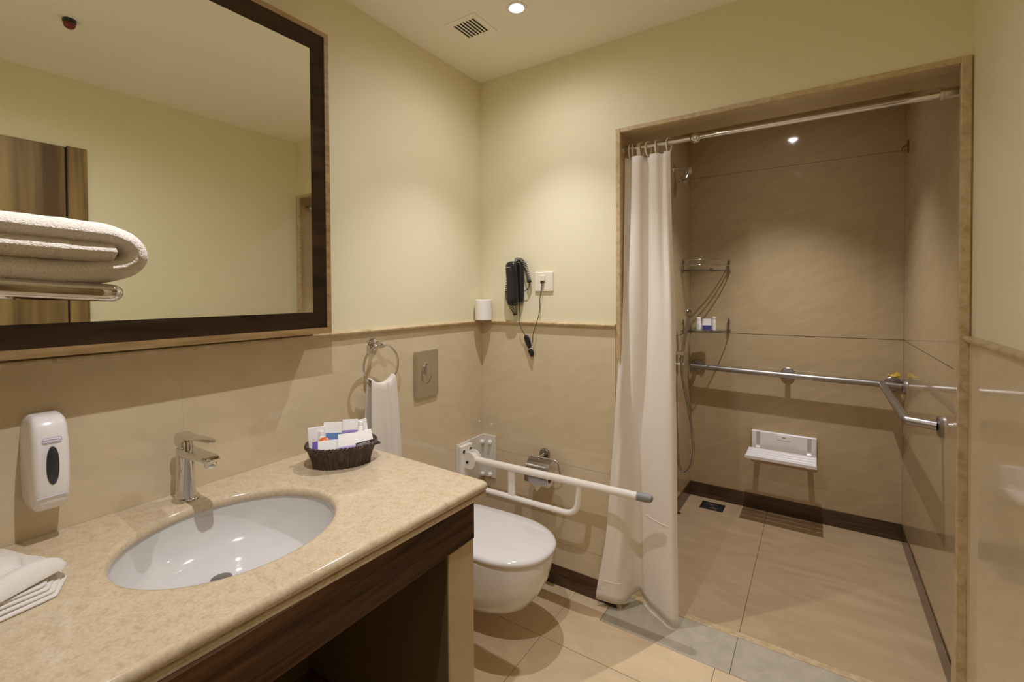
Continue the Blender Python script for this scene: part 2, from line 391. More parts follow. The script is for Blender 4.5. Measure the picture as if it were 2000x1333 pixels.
# ================================================================== LAMPS
def downlight(x, y, label, beam, spill, soft=.9, size=86):
    t_ = thing('ceiling_downlight', label, 'downlight', (x, y, ZC), 'recessed ceiling downlights')
    prof = [(.026, 0), (.026, -.002), (.030, -.004), (.038, -.003), (.0395, 0)]
    bm = B(); seg = 28
    loft(bm, [[Vector((x+r*math.cos(2*math.pi*k/seg), y+r*math.sin(2*math.pi*k/seg), ZC+z)) for k in range(seg)] for r, z in prof], True, False, False)
    obj('trim_ring', bm, M['plastic_white'], t_, True)
    latheo('lens', [(.001, -.0005), (.026, -.0005), (.026, -.0015), (.001, -.0025)], (x, y, ZC), M['lens'], t_, seg=28)
    for nm, pw, sz, bl in (('beam_lamp', beam, size, soft), ('spill_lamp', spill, 168, 1.0)):
        l = bpy.data.lights.new(nm, 'SPOT'); l.energy = pw; l.spot_size = math.radians(sz); l.spot_blend = bl
        l.color = LAMP_COL; l.shadow_soft_size = .011
        lo = bpy.data.objects.new(nm, l); C.objects.link(lo); lo.parent = t_; lo.location = (0, 0, -.012)
downlight(*LAMPS[0][:2], 'round white downlight glowing in the ceiling above the toilet', *LAMPS[0][2:])
downlight(*LAMPS[1][:2], 'round downlight in the ceiling over the vanity counter', *LAMPS[1][2:])
downlight(*LAMPS[2][:2], 'round downlight in the shower ceiling', *LAMPS[2][2:])

# ceiling vent
t_ = thing('ceiling_vent', 'small square white vent grille with seven slots beside the downlight', 'vent', (-1.163, 1.468, ZC))
cx, cy = -1.163, 1.468
bm = B()
for a, b_ in (((-.075, -.075), (-.056, .075)), ((.056, -.075), (.075, .075)), ((-.056, -.075), (.056, -.050)), ((-.056, .050), (.056, .075))):
    box(bm, (cx+a[0], cy+a[1], ZC-.003), (cx+b_[0], cy+b_[1], ZC))
obj('frame', bm, M['ceiling'], t_)
boxo('backing', (cx-.056, cy-.05, ZC-.0015), (cx+.056, cy+.05, ZC-.0002), M['dark_hole'], t_)
for k in range(8):
    x0 = cx-.056 + k*.112/7.45
    boxo('slat', (x0, cy-.05, ZC-.003), (x0+.0060, cy+.05, ZC-.0016), M['ceiling'], t_)

# heat detector on the ceiling (mirrored)
hx, hy = -.275, .557
t_ = thing('heat_detector', 'small black and dark red detector on the ceiling, seen in the mirror', 'detector', (hx, hy, ZC))
latheo('base', [(.019, 0), (.021, -.003), (.020, -.014), (.015, -.017)], (hx, hy, ZC), M['black'], t_)
latheo('dome', [(.018, -.014), (.0185, -.022), (.015, -.030), (.008, -.035), (.001, -.036)], (hx, hy, ZC), M['red'], t_)

# ================================================================== MIRROR
t_ = thing('wall_mirror', 'large framed wall mirror in a dark walnut box above the counter', 'mirror', (XL, .52, 1.223))
y0, y1, z0, z1, xf, xm = .108, .932, 1.223, 2.190, -1.328, -1.340
e = .015; wd = .043
boxo('back_box', (XL, y0+.004, z0+.004), (xm-.004, y1-.004, z1-.004), M['wood_dark'], t_)
def ringx(bm, xa, ya, za, yb, zb, xb, yc, zc, yd, zd):
    """rectangular ring between outer rect at xa and inner rect at xb"""
    o = [bm.verts.new(v) for v in ((xa, ya, za), (xa, yb, za), (xa, yb, zb), (xa, ya, zb))]
    i = [bm.verts.new(v) for v in ((xb, yc, zc), (xb, yd, zc), (xb, yd, zd), (xb, yc, zd))]
    for k in range(4): bm.faces.new((o[k], o[(k+1) % 4], i[(k+1) % 4], i[k]))
bm = B()
ringx(bm, xf, y0, z0, y1, z1, xf, y0+e, z0+e+.004, y1-e, z1-e)
ringx(bm, xf-.03, y0, z0, y1, z1, xf, y0, z0, y1, z1)
ringx(bm, xf, y0+e, z0+e+.004, y1-e, z1-e, xf-.005, y0+e, z0+e+.004, y1-e, z1-e)
obj('frame_edge', bm, M['wood_edge'], t_)
bm = B()
ringx(bm, xf-.003, y0+e, z0+e+.004, y1-e, z1-e, xm+.001, y0+e+wd, z0+e+wd+.011, y1-e-wd, z1-e-wd-.006)
obj('inner_border', bm, M['wood_border'], t_)
boxo('mirror_glass', (xm-.004, y0+.03, z0+.03), (xm, y1-.03, z1-.03), M['mirror'], t_)

# ================================================================== VANITY
t_ = thing('vanity_base', 'vanity base with dark wood apron and beige end panel under the counter', 'vanity', (-.95, .4, 0))
boxo('apron', (-.818, YF+.002, .668), (-.797, 1.004, .7805), M['wood_dark'], t_, .001, 1)
boxo('end_panel', (XL+.012, .902, 0), (-.80, 1.004, .6675), M['panel_beige'], t_, .002, 1)
boxo('end_filler', (XL+.012, .902, .6675), (-.818, 1.004, .7795), M['panel_beige'], t_)
boxo('inner_dark_sheet', (XL+.012, .8985, .09), (-.806, .902, .6675), M['dark_sheet'], t_)  # thin added sheet that makes the end panel's inner face dark
boxo('back_dark_sheet', (XL+.012, YF+.002, .09), (XL+.018, .8985, .667), M['dark_sheet'], t_)  # matching dark sheet added over the wall below the counter
boxo('skirting', (XL+.012, .8895, 0), (-.815, .8985, .095), M['tile_dark'], t_)
# counter slab with an oval cut-out
EX, EY, EA, EB = -1.104, .518, .196, .219
t_ = thing('countertop', 'cream marble countertop with bullnose edge and oval sink cut-out', 'countertop', (-1.1, .4, ZT))
def outline(ins):
    # left-wall back edge is not inset; front runs slightly askew like the real slab
    P = [Vector((XL+.006, YF+.002, 0)), Vector((-.824-ins, YF+.002, 0)), Vector((-.772-ins, 1.044-ins, 0)), Vector((XL+.006, 1.060-ins, 0))]
    c = fillet([P[1], P[2], P[3]], .018, 6)
    return [P[0]] + c
prof = [(.0135, ZT), (.012, ZT), (.006, ZT-.0015), (.002, ZT-.006), (0, ZT-.013), (.0015, ZT-.020), (.006, ZT-.0245), (.007, ZT-.026), (.003, ZT-.0275), (.003, ZT-.0385)]
bm = B(); rings = [[Vector((p.x, p.y, z)) for p in outline(i)] for i, z in prof]
vr = loft(bm, rings, True, False, False)
NE = 72
ep = [(.0150, ZT), (.0135, ZT), (.006, ZT-.0015), (.002, ZT-.006), (0, ZT-.012), (.001, ZT-.020), (.003, ZT-.0225), (.014, ZT-.023), (.014, ZT-.0385)]
er = [[Vector((EX+(EA+d_)*math.cos(2*math.pi*k/NE), EY+(EB+d_)*math.sin(2*math.pi*k/NE), z)) for k in range(NE)] for d_, z in ep]
ve = loft(bm, er, True, False, False)
def fill(a, b_):
    es = []
    for r in (a, b_):
        for k in range(len(r)):
            q = bm.edges.get((r[k], r[(k+1) % len(r)])) or bm.edges.new((r[k], r[(k+1) % len(r)])); es.append(q)
    bmesh.ops.triangle_fill(bm, use_beauty=True, edges=es)
fill(vr[0], ve[0]); fill(vr[-1], ve[-1])
obj('slab', bm, M['marble'], t_, True, angle=50)
# basin
t_ = thing('sink_basin', 'white oval undermount sink basin set in the marble counter', 'sink', (EX, EY, .65))
def bowl(off, depth, top):
    pr = []
    for k in range(17):
        s = k/16; r = math.cos(s*math.pi/2)**.40 if s < 1 else 0.06
        pr.append((max(r, .06), top - depth*math.sin(s*math.pi/2)**1.15))
    return [[Vector((EX+(EA+off)*r*math.cos(2*math.pi*k/NE), EY+(EB+off)*r*math.sin(2*math.pi*k/NE), z)) for k in range(NE)] for r, z in pr]
inner = bowl(.005, .116, ZT-.0205); outer = bowl(.013, .126, ZT-.0225)
bm = B(); loft(bm, inner[::-1] + outer, True, True, True)
obj('bowl', bm, M['basin'], t_, True, angle=70)
latheo('drain', [(.001, .005), (.018, .005), (.022, .003), (.023, -.004)], (EX-.055, EY-.006, ZT-.0205-.1145), M['steel'], t_)

# faucet
fx, fy = -1.364, .522
t_ = thing('basin_faucet', 'chrome single-lever basin faucet behind the oval sink', 'faucet', (fx, fy, ZT))
latheo('base_ring', [(.031, 0), (.031, .004), (.028, .008), (.022, .010)], (fx, fy, ZT), M['chrome'], t_, sx=1.05)
latheo('body', [(.0235, .008), (.0215, .03), (.0200, .07), (.0200, .11), (.0205, .130), (.0195, .136), (.002, .137)], (fx, fy, ZT), M['chrome'], t_)
def plank(sec):   # sections: (x, zc, half width y, half height)
    out = []
    for x, zc, hw, hh in sec:
        out.append([Vector((x, fy+hw*cx_, zc+hh*cz_)) for cx_, cz_ in ((1, -.4), (1, .5), (.82, 1), (-.82, 1), (-1, .5), (-1, -.4), (-.8, -1), (.8, -1))])
    return out
bm = B(); loft(bm, plank([(fx-.01, .944, .018, .012), (fx+.03, .946, .019, .010), (fx+.09, .949, .0195, .008), (fx+.135, .951, .019, .007), (fx+.152, .951, .016, .006), (fx+.158, .951, .010, .003)]))
obj('spout', bm, M['chrome'], t_, True)
latheo('aerator', [(.0125, -.010), (.0135, -.008), (.0135, .002), (.002, .002)], (fx+.138, fy, .943), M['chrome'], t_)
latheo('cartridge_collar', [(.017, 0), (.018, .003), (.0165, .018), (.014, .024)], (fx, fy, .950), M['chrome'], t_)
bm = B(); loft(bm, plank([(fx-.0205, .977, .016, .014), (fx-.018, .975, .018, .017), (fx+.002, .977, .018, .014), (fx+.025, .986, .0165, .005), (fx+.07, .991, .0155, .0035), (fx+.125, .995, .0135, .003), (fx+.150, .996, .009, .0025), (fx+.154, .996, .004, .002)]))
obj('lever', bm, M['chrome'], t_, True)

# ------------------------------------------------------------------ soap dispenser
t_ = thing('soap_dispenser', 'white wall-mounted soap dispenser with dark oval sight window', 'dispenser', (XL+T, .273, .885))
yc = .2695
def disp_ring(z, d_, hw, k=1.0):
    P = []
    n = 10
    x0 = XL+T
    P.append(Vector((x0, yc-hw, z)))
    for i in range(n+1):
        a = math.pi*(1-i/n); c, s = math.cos(a), math.sin(a)
        yy = yc + hw*.93*math.copysign(abs(c)**.42, c); xx = x0 + d_*(.58+.42*abs(s)**.5) if s > 1e-6 else x0+d_*.58
        P.append(Vector((xx, yy, z)))
    P.append(Vector((x0, yc+hw, z)))
    return P
lv = [(.893, .056, .022), (.896, .068, .026), (.903, .078, .0292), (.917, .085, .0312), (.95, .0885, .0325), (1.0, .088, .033), (1.04, .085, .0325), (1.07, .079, .0312), (1.084, .072, .0292), (1.091, .061, .026), (1.095, .048, .022)]
bm = B(); loft(bm, [disp_ring(*q) for q in lv]); obj('body', bm, M['plastic_white'], t_, True, angle=55)
bm = B(); rr = []
for rad_, xo in ((1.0, -.012), (1.0, .0012), (.86, .0030), (.02, .0034)):
    rr.append([Vector((XL+T+.0885+xo, yc+.0098*rad_*math.cos(a), .993+.040*rad_*math.copysign(abs(math.sin(a))**.8, math.sin(a)))) for a in [2*math.pi*k/28 for k in range(28)]])
loft(bm, rr); obj('sight_window', bm, M['smoked'], t_, True)
boxo('push_bar_groove', (XL+T+.0855, yc-.025, .9275), (XL+T+.0891, yc+.025, .9285), M['print'], t_)
mt = Matrix(((0, 0, 1, XL+T+.0885), (1, 0, 0, yc), (0, 1, 0, 1.047), (0, 0, 0, 1))) @ Matrix.Rotation(math.radians(-2), 4, 'X')
tubeo('logo_outline', [(XL+T+.0868+.0006*math.cos(a), yc+.0145*math.copysign(abs(math.cos(a))**.4, math.cos(a)), 1.047+.0050*math.copysign(abs(math.sin(a))**.5, math.sin(a))) for a in [2*math.pi*k/32 for k in range(32)]], .0006, M['lilac'], t_, 5, True)
text('logo_text', 'euronics', .0070, mt, M['lilac'], t_, .0004)

# ------------------------------------------------------------------ towel ring and hand towel
ry, rz = 1.182, 1.078
t_ = thing('towel_ring', 'chrome towel ring on a round wall rose beside the mirror', 'towel ring', (XL+T, ry, rz))
latheo('rose', [(.026, 0), (.026, .006), (.023, .010), (.012, .012)], (XL+T, 1.180, 1.153), M['chrome'], t_, (1, 0, 0))
tubeo('post', [(XL+.012, 1.180, 1.153), (XL+.052, 1.182, 1.155)], .009, M['chrome'], t_, 12)
latheo('clamp', [(.012, -.009), (.013, 0), (.012, .009)], (XL+.052, 1.182, 1.156), M['chrome'], t_, (0, 1, 0))
RR = .079
tubeo('ring', [(XL+.052+.004*math.cos(a), ry+RR*math.cos(a), rz+RR*math.sin(a)) for a in [2*math.pi*k/48 for k in range(48)]], .0045, M['chrome'], t_, 10, True)
bm = B(); NU, NV = 36, 44; grid = []
for j in range(NV):
    tt = j/(NV-1); row = []
    for i in range(NU):
        s = i/(NU-1)
        # v runs back hem -> over ring -> front hem
        yt = 1.124 + .116*s                       # at the ring
        zt = rz - math.sqrt(max(RR**2-(yt-ry)**2, 1e-6)) + .007
        if tt < .42:                              # back leaf
            q = 1-tt/.42; y_ = yt*(1-q) + (1.096+.150*s)*q; z_ = zt*(1-q)+(.70)*q; x_ = XL+.052-.012-.004*q
        elif tt > .58:
            q = (tt-.58)/.42; y_ = yt*(1-q**.7) + (1.108+.158*s)*q**.7; z_ = zt*(1-q)+(.645)*q; x_ = XL+.052+.013+.010*q
        else:
            a = (tt-.42)/.16*math.pi; y_ = yt; z_ = zt+.005*math.sin(a); x_ = XL+.052-.012*math.cos(a)
        amp = .006 if tt > .58 else .003
        x_ += amp*math.sin(s*11+.8)*(.35+abs(tt-.5)) + .004*math.exp(-((s-.62)/.05)**2)*-1.2*(tt > .58)
        row.append(bm.verts.new((x_, y_, z_)))
    grid.append(row)
for j in range(NV-1):
    for i in range(NU-1): bm.faces.new((grid[j][i], grid[j][i+1], grid[j+1][i+1], grid[j+1][i]))
o = tag(obj('hand_towel', bm, M['towel'], None, True, (XL+.06, ry, .65), 80), 'white terry hand towel hanging through the chrome towel ring', 'towel')
md = o.modifiers.new('thick', 'SOLIDIFY'); md.thickness = .006; md.offset = 0

# ------------------------------------------------------------------ flush plate
t_ = thing('flush_plate', 'satin metal dual flush plate with oval button on the left wall', 'flush plate', (XL+T, 1.464, 1.0))
boxo('plate', (XL+T, 1.394, .901), (XL+T+.012, 1.534, 1.103), M['satin'], t_, .003, 2)
bm = B(); rr = []
for q, xo in ((1.0, .0115), (1.0, .0160), (.93, .0165), (.88, .0125)):
    rr.append([Vector((XL+T+xo, 1.460+.030*q*math.cos(a), 1.003+.048*q*math.sin(a))) for a in [2*math.pi*k/36 for k in range(36)]])
loft(bm, rr, True, True, True); obj('button_ring', bm, M['chrome'], t_, True)
bm = B(); rr = []
for q, xo in ((1.0, .0120), (1.0, .0195), (.85, .0210), (.05, .0215)):
    rr.append([Vector((XL+T+xo, 1.467+.0205*q*math.cos(a), 1.013+.034*q*math.sin(a))) for a in [2*math.pi*k/36 for k in range(36)]])
loft(bm, rr); obj('full_flush_button', bm, M['satin'], t_, True)
bm = B(); rr = []
for q, xo in ((1.0, .0120), (1.0, .0170), (.85, .0180), (.05, .0183)):
    rr.append([Vector((XL+T+xo, 1.452+.020*q*math.cos(a), .982+.020*q*math.sin(a))) for a in [2*math.pi*k/30 for k in range(30)]])
loft(bm, rr); obj('half_flush_button', bm, M['satin'], t_, True)

# ================================================================== TOILET
ty = 1.492
t_ = thing('toilet', 'white wall-hung toilet with closed lid beside the vanity end panel', 'toilet', (XL+T, ty, .08))
def dshape(xback, xtip, hw, hb, z, xmid=None, n=40, pw=.92):
    """outline from the wall to a rounded tip"""
    xm_ = xmid if xmid is not None else xtip - (xtip-xback)*.42
    P = []
    for k in range(n+1):
        a = -math.pi/2 + math.pi*k/n; c, s = math.cos(a), math.sin(a)
        P.append(Vector((xm_+(xtip-xm_)*abs(c)**pw, ty+hw*math.copysign(abs(s)**pw, s), z)))
    P += [Vector((xm_+(xback-xm_)*f, ty+hw+(hb-hw)*f*f, z)) for f in (.33, .66, 1)]
    P += [Vector((xm_+(xback-xm_)*f, ty-hw-(hb-hw)*f*f, z)) for f in (1, .66, .33)]
    return P
xb = XL+T
lv = [(.098, -1.085, .055, .10), (.103, -1.03, .080, .112), (.118, -.978, .103, .125), (.155, -.920, .128, .138), (.205, -.882, .145, .146), (.262, -.852, .160, .152), (.312, -.838, .168, .154), (.347, -.833, .172, .154), (.362, -.833, .172, .154), (.3665, -.837, .169, .152)]
bm = B(); loft(bm, [dshape(xb, tip, hw, hb, z) for z, tip, hw, hb in lv]); obj('bowl', bm, M['porcelain'], t_, True, angle=60)
bm = B(); lv2 = [(.3685, -.831, .173), (.3705, -.826, .177), (.377, -.823, .179), (.384, -.826, .1775), (.390, -.835, .171), (.3935, -.850, .160), (.396, -.90, .115), (.397, -1.01, .04)]
loft(bm, [dshape(-1.375 - (0 if i < 6 else -.05*(i-5)), tip, hw, hw*.84, z) for i, (z, tip, hw) in enumerate(lv2)]); obj('lid', bm, M['porcelain'], t_, True, angle=60)
boxo('hinge_bar', (-1.405, ty-.10, .3665), (-1.376, ty+.10, .389), M['porcelain'], t_, .006, 3)

# ================================================================== FOLD-DOWN GRAB RAIL
gy = 1.712
t_ = thing('grab_rail', 'white fold-down grab rail with grey tip beside the toilet', 'grab rail', (XL+T, gy, .5))
boxo('mount_plate', (XL+T, 1.664, .420), (XL+T+.007, YB-T, .632), M['enamel_grey'], t_, .002, 2)
boxo('corner_plate', (XL+T+.007, YB-T-.007, .420), (-1.343, YB-T, .634), M['enamel_grey'], t_, .002, 2)
boxo('hinge_channel', (XL+T+.007, 1.672, .395), (XL+T+.030, 1.752, .624), M['enamel'], t_, .004, 2)
for yy in (1.682, 1.732):
    latheo('hinge_screw', [(.008, 0), (.008, .003), (.004, .004)], (XL+T+.030, yy+.004, .598), M['black'], t_, (1, 0, 0), 12)
for yy, zz in ((1.862-.01, .598), (1.862-.01, .434)):
    latheo('cap_bolt', [(.011, 0), (.011, .010), (.007, .015), (.001, .016)], (XL+T+.007, yy, zz), M['enamel'], t_, (1, 0, 0), 14)
for xx, zz in ((-1.374, .600), (-1.374, .437)):
    latheo('cap_bolt', [(.011, 0), (.011, .010), (.007, .015), (.001, .016)], (xx, YB-T-.007, zz), M['enamel'], t_, (0, -1, 0), 14)
bm = B()
for yy in (gy-.024, gy+.018):
    rings = []
    for y_ in (yy, yy+.006):
        P = [Vector((XL+T+.028, y_, .598)), Vector((XL+T+.028, y_, .520))]
        P += [Vector((-1.368+.034*math.sin(a), y_, .560-.040*math.cos(a))) for a in [math.pi*k/12 for k in range(13)]]
        rings.append(P)
    loft(bm, rings)
obj('hinge_bracket', bm, M['enamel'], t_, True)
latheo('hinge_pin', [(.006, 0), (.006, .054), (.004, .055)], (-1.378, gy-.030, .552), M['black'], t_, (0, 1, 0), 12)
latheo('hinge_barrel', [(.027, 0), (.029, .003), (.029, .031), (.027, .034)], (-1.366, gy-.017, .562), M['enamel'], t_, (0, 1, 0), 20)
tubeo('upper_bar', [(-1.352, gy, .563), (-.556, gy, .575)], .0155, M['enamel'], t_, 16)
P = fillet([(-1.39, gy, .434), (-1.30, gy, .432), (-.822, gy, .434), (-.811, gy, .571)], .062, 8)
tubeo('lower_bar', P, .0125, M['enamel'], t_, 14)
boxo('strut', (-1.160, gy-.006, .434), (-1.125, gy+.006, .564), M['enamel'], t_, .002, 2)
bm = B(); tube(bm, [(-.571, gy, .5753), (-.536, gy, .5763), (-.518, gy, .5753), (-.512, gy, .573)], [.0166, .0168, .014, .006], 16)
obj('end_cap', bm, M['grey_rubber'], t_, True)

# toilet paper holder and roll
hx_, hz_ = -1.062, .597
t_ = thing('paper_holder', 'chrome covered toilet paper holder on the back wall behind the grab rail', 'paper holder', (hx_, YB-T, hz_))
latheo('rose', [(.026, 0), (.026, .008), (.021, .012), (.008, .013)], (hx_, YB-T, hz_), M['steel_dark'], t_, (0, -1, 0))
tubeo('arm', [(hx_, YB-.015, hz_), (hx_-.004, 1.832, hz_-.004)], .008, M['chrome'], t_)
tubeo('pivot_bar', [(-1.108, 1.832, .592), (-.992, 1.832, .592)], .004, M['chrome'], t_)
bm = B(); rings = []
for th in (0, .0016):
    pass
pts = [(1.832, .592), (1.806, .588), (1.784, .572), (1.772, .548), (1.768, .518), (1.768, .496)]
loft(bm, [[Vector((x_, y_-d_, z_)) for y_, z_ in pts] + [Vector((x_, y_-d_+.0016, z_-.0005)) for y_, z_ in reversed(pts)] for x_, d_ in ((-1.112, 0), (-.996, 0))])
obj('cover_flap', bm, M['cover'], t_, True)
tubeo('roll_spindle', fillet([(-.994, 1.832, .592), (-.972, 1.832, .585), (-.960, 1.83, .525), (-.985, 1.82, .512), (-1.112, 1.82, .512)], .012, 4), .004, M['chrome'], t_)
def paper_roll(name, c, axis, L_, R, label, core=.02):
    t2 = thing(name, label, 'toilet roll', c)
    m_ = frame_to(axis, c) if tuple(axis) != (0, 0, 1) else Matrix.Translation(Vector(c))
    seg = 32; pr = [(core, 0), (R-.003, 0), (R, .003), (R, L_-.003), (R-.003, L_), (core, L_)]
    bm = B(); loft(bm, [[m_ @ Vector((r*math.cos(2*math.pi*k/seg), r*math.sin(2*math.pi*k/seg), z)) for k in range(seg)] for r, z in pr], True, False, False)
    obj('paper', bm, M['paper'], t2, True)
    pr = [(core, 0), (core, L_), (core-.0015, L_), (core-.0015, 0)]
    bm = B(); loft(bm, [[m_ @ Vector((r*math.cos(2*math.pi*k/seg), r*math.sin(2*math.pi*k/seg), z)) for k in range(seg)] for r, z in pr], True, False, False)
    obj('core', bm, M['kraft'], t2, True); return t2
r1 = paper_roll('toilet_roll', (-1.104, 1.82, .508), (1, 0, 0), .096, .040, 'white toilet roll hanging in the chrome holder, pointed tail out')
bm = B(); loft(bm, [[Vector((-1.085, 1.778, .530)), Vector((-1.015, 1.778, .530)), Vector((-1.015, 1.779, .530)), Vector((-1.085, 1.779, .530))],
                    [Vector((-1.083, 1.776, .500)), Vector((-1.017, 1.776, .500)), Vector((-1.017, 1.777, .500)), Vector((-1.083, 1.777, .500))],
                    [Vector((-1.050, 1.772, .463)), Vector((-1.046, 1.772, .463)), Vector((-1.046, 1.773, .463)), Vector((-1.050, 1.773, .463))]])
obj('paper_tail', bm, M['paper'], r1)
paper_roll('toilet_roll', (-1.380, 1.824, ZD+.009), (0, 0, 1), .102, .0415, 'spare white toilet roll standing on the dado ledge in the corner', .018)

# ================================================================== PHONE AND SOCKET
t_ = thing('wall_phone', 'black wall telephone handset with coiled cord on the back wall', 'telephone', (-1.20, YB, 1.30))
px_ = -1.205
def phone_ring(z, xc, hw, y0_, y1_):
    P = []
    for k in range(20):
        a = 2*math.pi*k/20; c, s = math.cos(a), math.sin(a)
        P.append(Vector((xc+hw*math.copysign(abs(c)**.6, c), (y0_+y1_)/2+(y1_-y0_)/2*math.copysign(abs(s)**.6, s), z)))
    return P
bm = B(); loft(bm, [phone_ring(z, px_+.005, hw, YB-.030, YB-.001) for z, hw in ((1.305, .020), (1.311, .026), (1.335, .030), (1.40, .030), (1.46, .030), (1.486, .027), (1.495, .020))])
obj('cradle', bm, M['black'], t_, True)
bm = B(); loft(bm, [phone_ring(z, xc, hw, y0_, YB-.030) for z, xc, hw, y0_ in ((1.288, px_-.004, .012, YB-.045), (1.292, px_-.004, .022, YB-.056), (1.305, px_-.004, .028, YB-.064), (1.33, px_-.005, .030, YB-.066), (1.40, px_-.008, .030, YB-.058), (1.45, px_-.010, .030, YB-.064), (1.478, px_-.010, .0285, YB-.068), (1.492, px_-.009, .023, YB-.066), (1.499, px_-.008, .012, YB-.056))])
obj('handset', bm, M['black'], t_, True, angle=60)
boxo('badge', (px_-.026, YB-.0675, 1.4700), (px_-.006, YB-.0655, 1.4722), M['satin'], t_)
latheo('badge_dot', [(.0022, 0), (.0015, .001), (.0002, .0012)], (px_-.026, YB-.0668, 1.471), M['plastic_white'], t_, (0, -1, 0), 10)
def coil(name, path, R, turns, parent, w_=.0016):
    C_ = cr(path, 200); P = []; n = turns*9
    for i in range(n+1):
        t0 = i/n; f = t0*(len(C_)-1); j = min(int(f), len(C_)-2); c = C_[j].lerp(C_[j+1], f-j)
        T_ = (C_[j+1]-C_[j]).normalized(); u = T_.cross(Vector((0, 1, 0))).normalized(); v = T_.cross(u)
        a = 2*math.pi*turns*t0; P.append(c + u*R*math.cos(a) + v*R*math.sin(a))
    return tubeo(name, P, w_, M['black_cord'], parent, 5)
coil('coiled_cord', [(px_-.005, YB-.02, 1.506), (px_+.02, YB-.02, 1.507), (px_+.043, YB-.02, 1.487), (px_+.056, YB-.02, 1.455), (px_+.068, YB-.02, 1.415), (px_+.071, YB-.02, 1.400)], .0095, 22, t_)
coil('coiled_cord', [(px_-.020, YB-.016, 1.492), (px_-.043, YB-.022, 1.46), (px_-.048, YB-.022, 1.42), (px_-.053, YB-.024, 1.37), (px_-.052, YB-.026, 1.335), (px_-.036, YB-.028, 1.298), (px_-.014, YB-.028, 1.268), (px_-.004, YB-.026, 1.244)], .0095, 30, t_)
tubeo('cord_tail', cr([(px_+.071, YB-.02, 1.40), (px_+.070, YB-.02, 1.384), (px_+.058, YB-.02, 1.366), (px_+.040, YB-.018, 1.358)], 14), .0018, M['black_cord'], t_, 6)
tubeo('cord_tail', cr([(px_-.004, YB-.02, 1.246), (px_-.001, YB-.02, 1.262), (px_-.003, YB-.03, 1.292)], 10), .0018, M['black_cord'], t_, 6)

t_ = thing('wall_socket', 'cream square wall phone socket beside the black telephone', 'socket', (-1.064, YB, 1.40))
boxo('faceplate', (-1.112, YB-.009, 1.356), (-1.016, YB, 1.446), M['plastic_socket'], t_, .003, 2)
boxo('jack', (-1.080, YB-.014, 1.404), (-1.054, YB-.009, 1.430), M['hook'], t_, .0015, 1)
t_ = thing('phone_cable', 'thin black phone cable tied in a bundle hanging below the socket', 'cable', (-1.14, YB, 1.10))
boxo('plug', (-1.074, YB-.022, 1.392), (-1.058, YB-.0145, 1.405), M['black'], t_, .001, 1)
tubeo('lead', cr([(-1.068, YB-.018, 1.394), (-1.074, YB-.014, 1.36), (-1.082, YB-.012, 1.32), (-1.083, YB-.012, 1.28), (-1.088, YB-.018, 1.235), (-1.100, YB-.027, 1.19), (-1.112, YB-.026, 1.155), (-1.119, YB-.018, 1.115)], 40), .0016, M['black_cord'], t_, 6)
tubeo('lead', cr([(-1.194, YB-.012, 1.318), (-1.195, YB-.014, 1.285), (-1.190, YB-.016, 1.235), (-1.184, YB-.027, 1.20), (-1.165, YB-.027, 1.165), (-1.149, YB-.020, 1.138), (-1.146, YB-.016, 1.12)], 34), .0016, M['black_cord'], t_, 6)
bm = B()
for k, (dx, dy) in enumerate(((-.006, 0), (0, -.004), (.006, 0), (0, .004), (.003, -.006), (-.003, -.006))):
    a0 = .008*(k % 3)
    c0 = Vector((-1.140, YB-.016, 1.10)); d0 = Vector((.017, 0, -.048))
    tube(bm, cr([c0-d0*1.0+Vector((dx*.3, dy, 0)), c0-d0*.7+Vector((dx*2.0, dy, 0)), c0+Vector((dx*1.4, dy, 0)), c0+d0*.25+Vector((dx*.6, dy, 0)), c0+d0*.6+Vector((dx*1.9, dy, 0)), c0+d0*1.05+Vector((dx*.3, dy, 0))], 18), .0036, 6)
obj('bundle', bm, M['black'], t_, True)
tubeo('tie', [(-1.1345+.0105*math.cos(a), YB-.017+.011*math.sin(a), 1.086+.003*math.cos(a)) for a in [2*math.pi*k/18 for k in range(18)]], .0013, M['plastic_white'], t_, 6, True)

# two small plugged holes in the tile corner
for nm, mtx in (('hole_plug', ((XL+T, 1.845, .700), (1, 0, 0))), ('hole_plug', ((-1.372, YB-T, .688), (0, -1, 0)))):
    latheo(nm, [(.005, 0), (.004, .0012), (.0005, .0015)], mtx[0], M['enamel'], wl if mtx[1][0] else wb, mtx[1], 10)

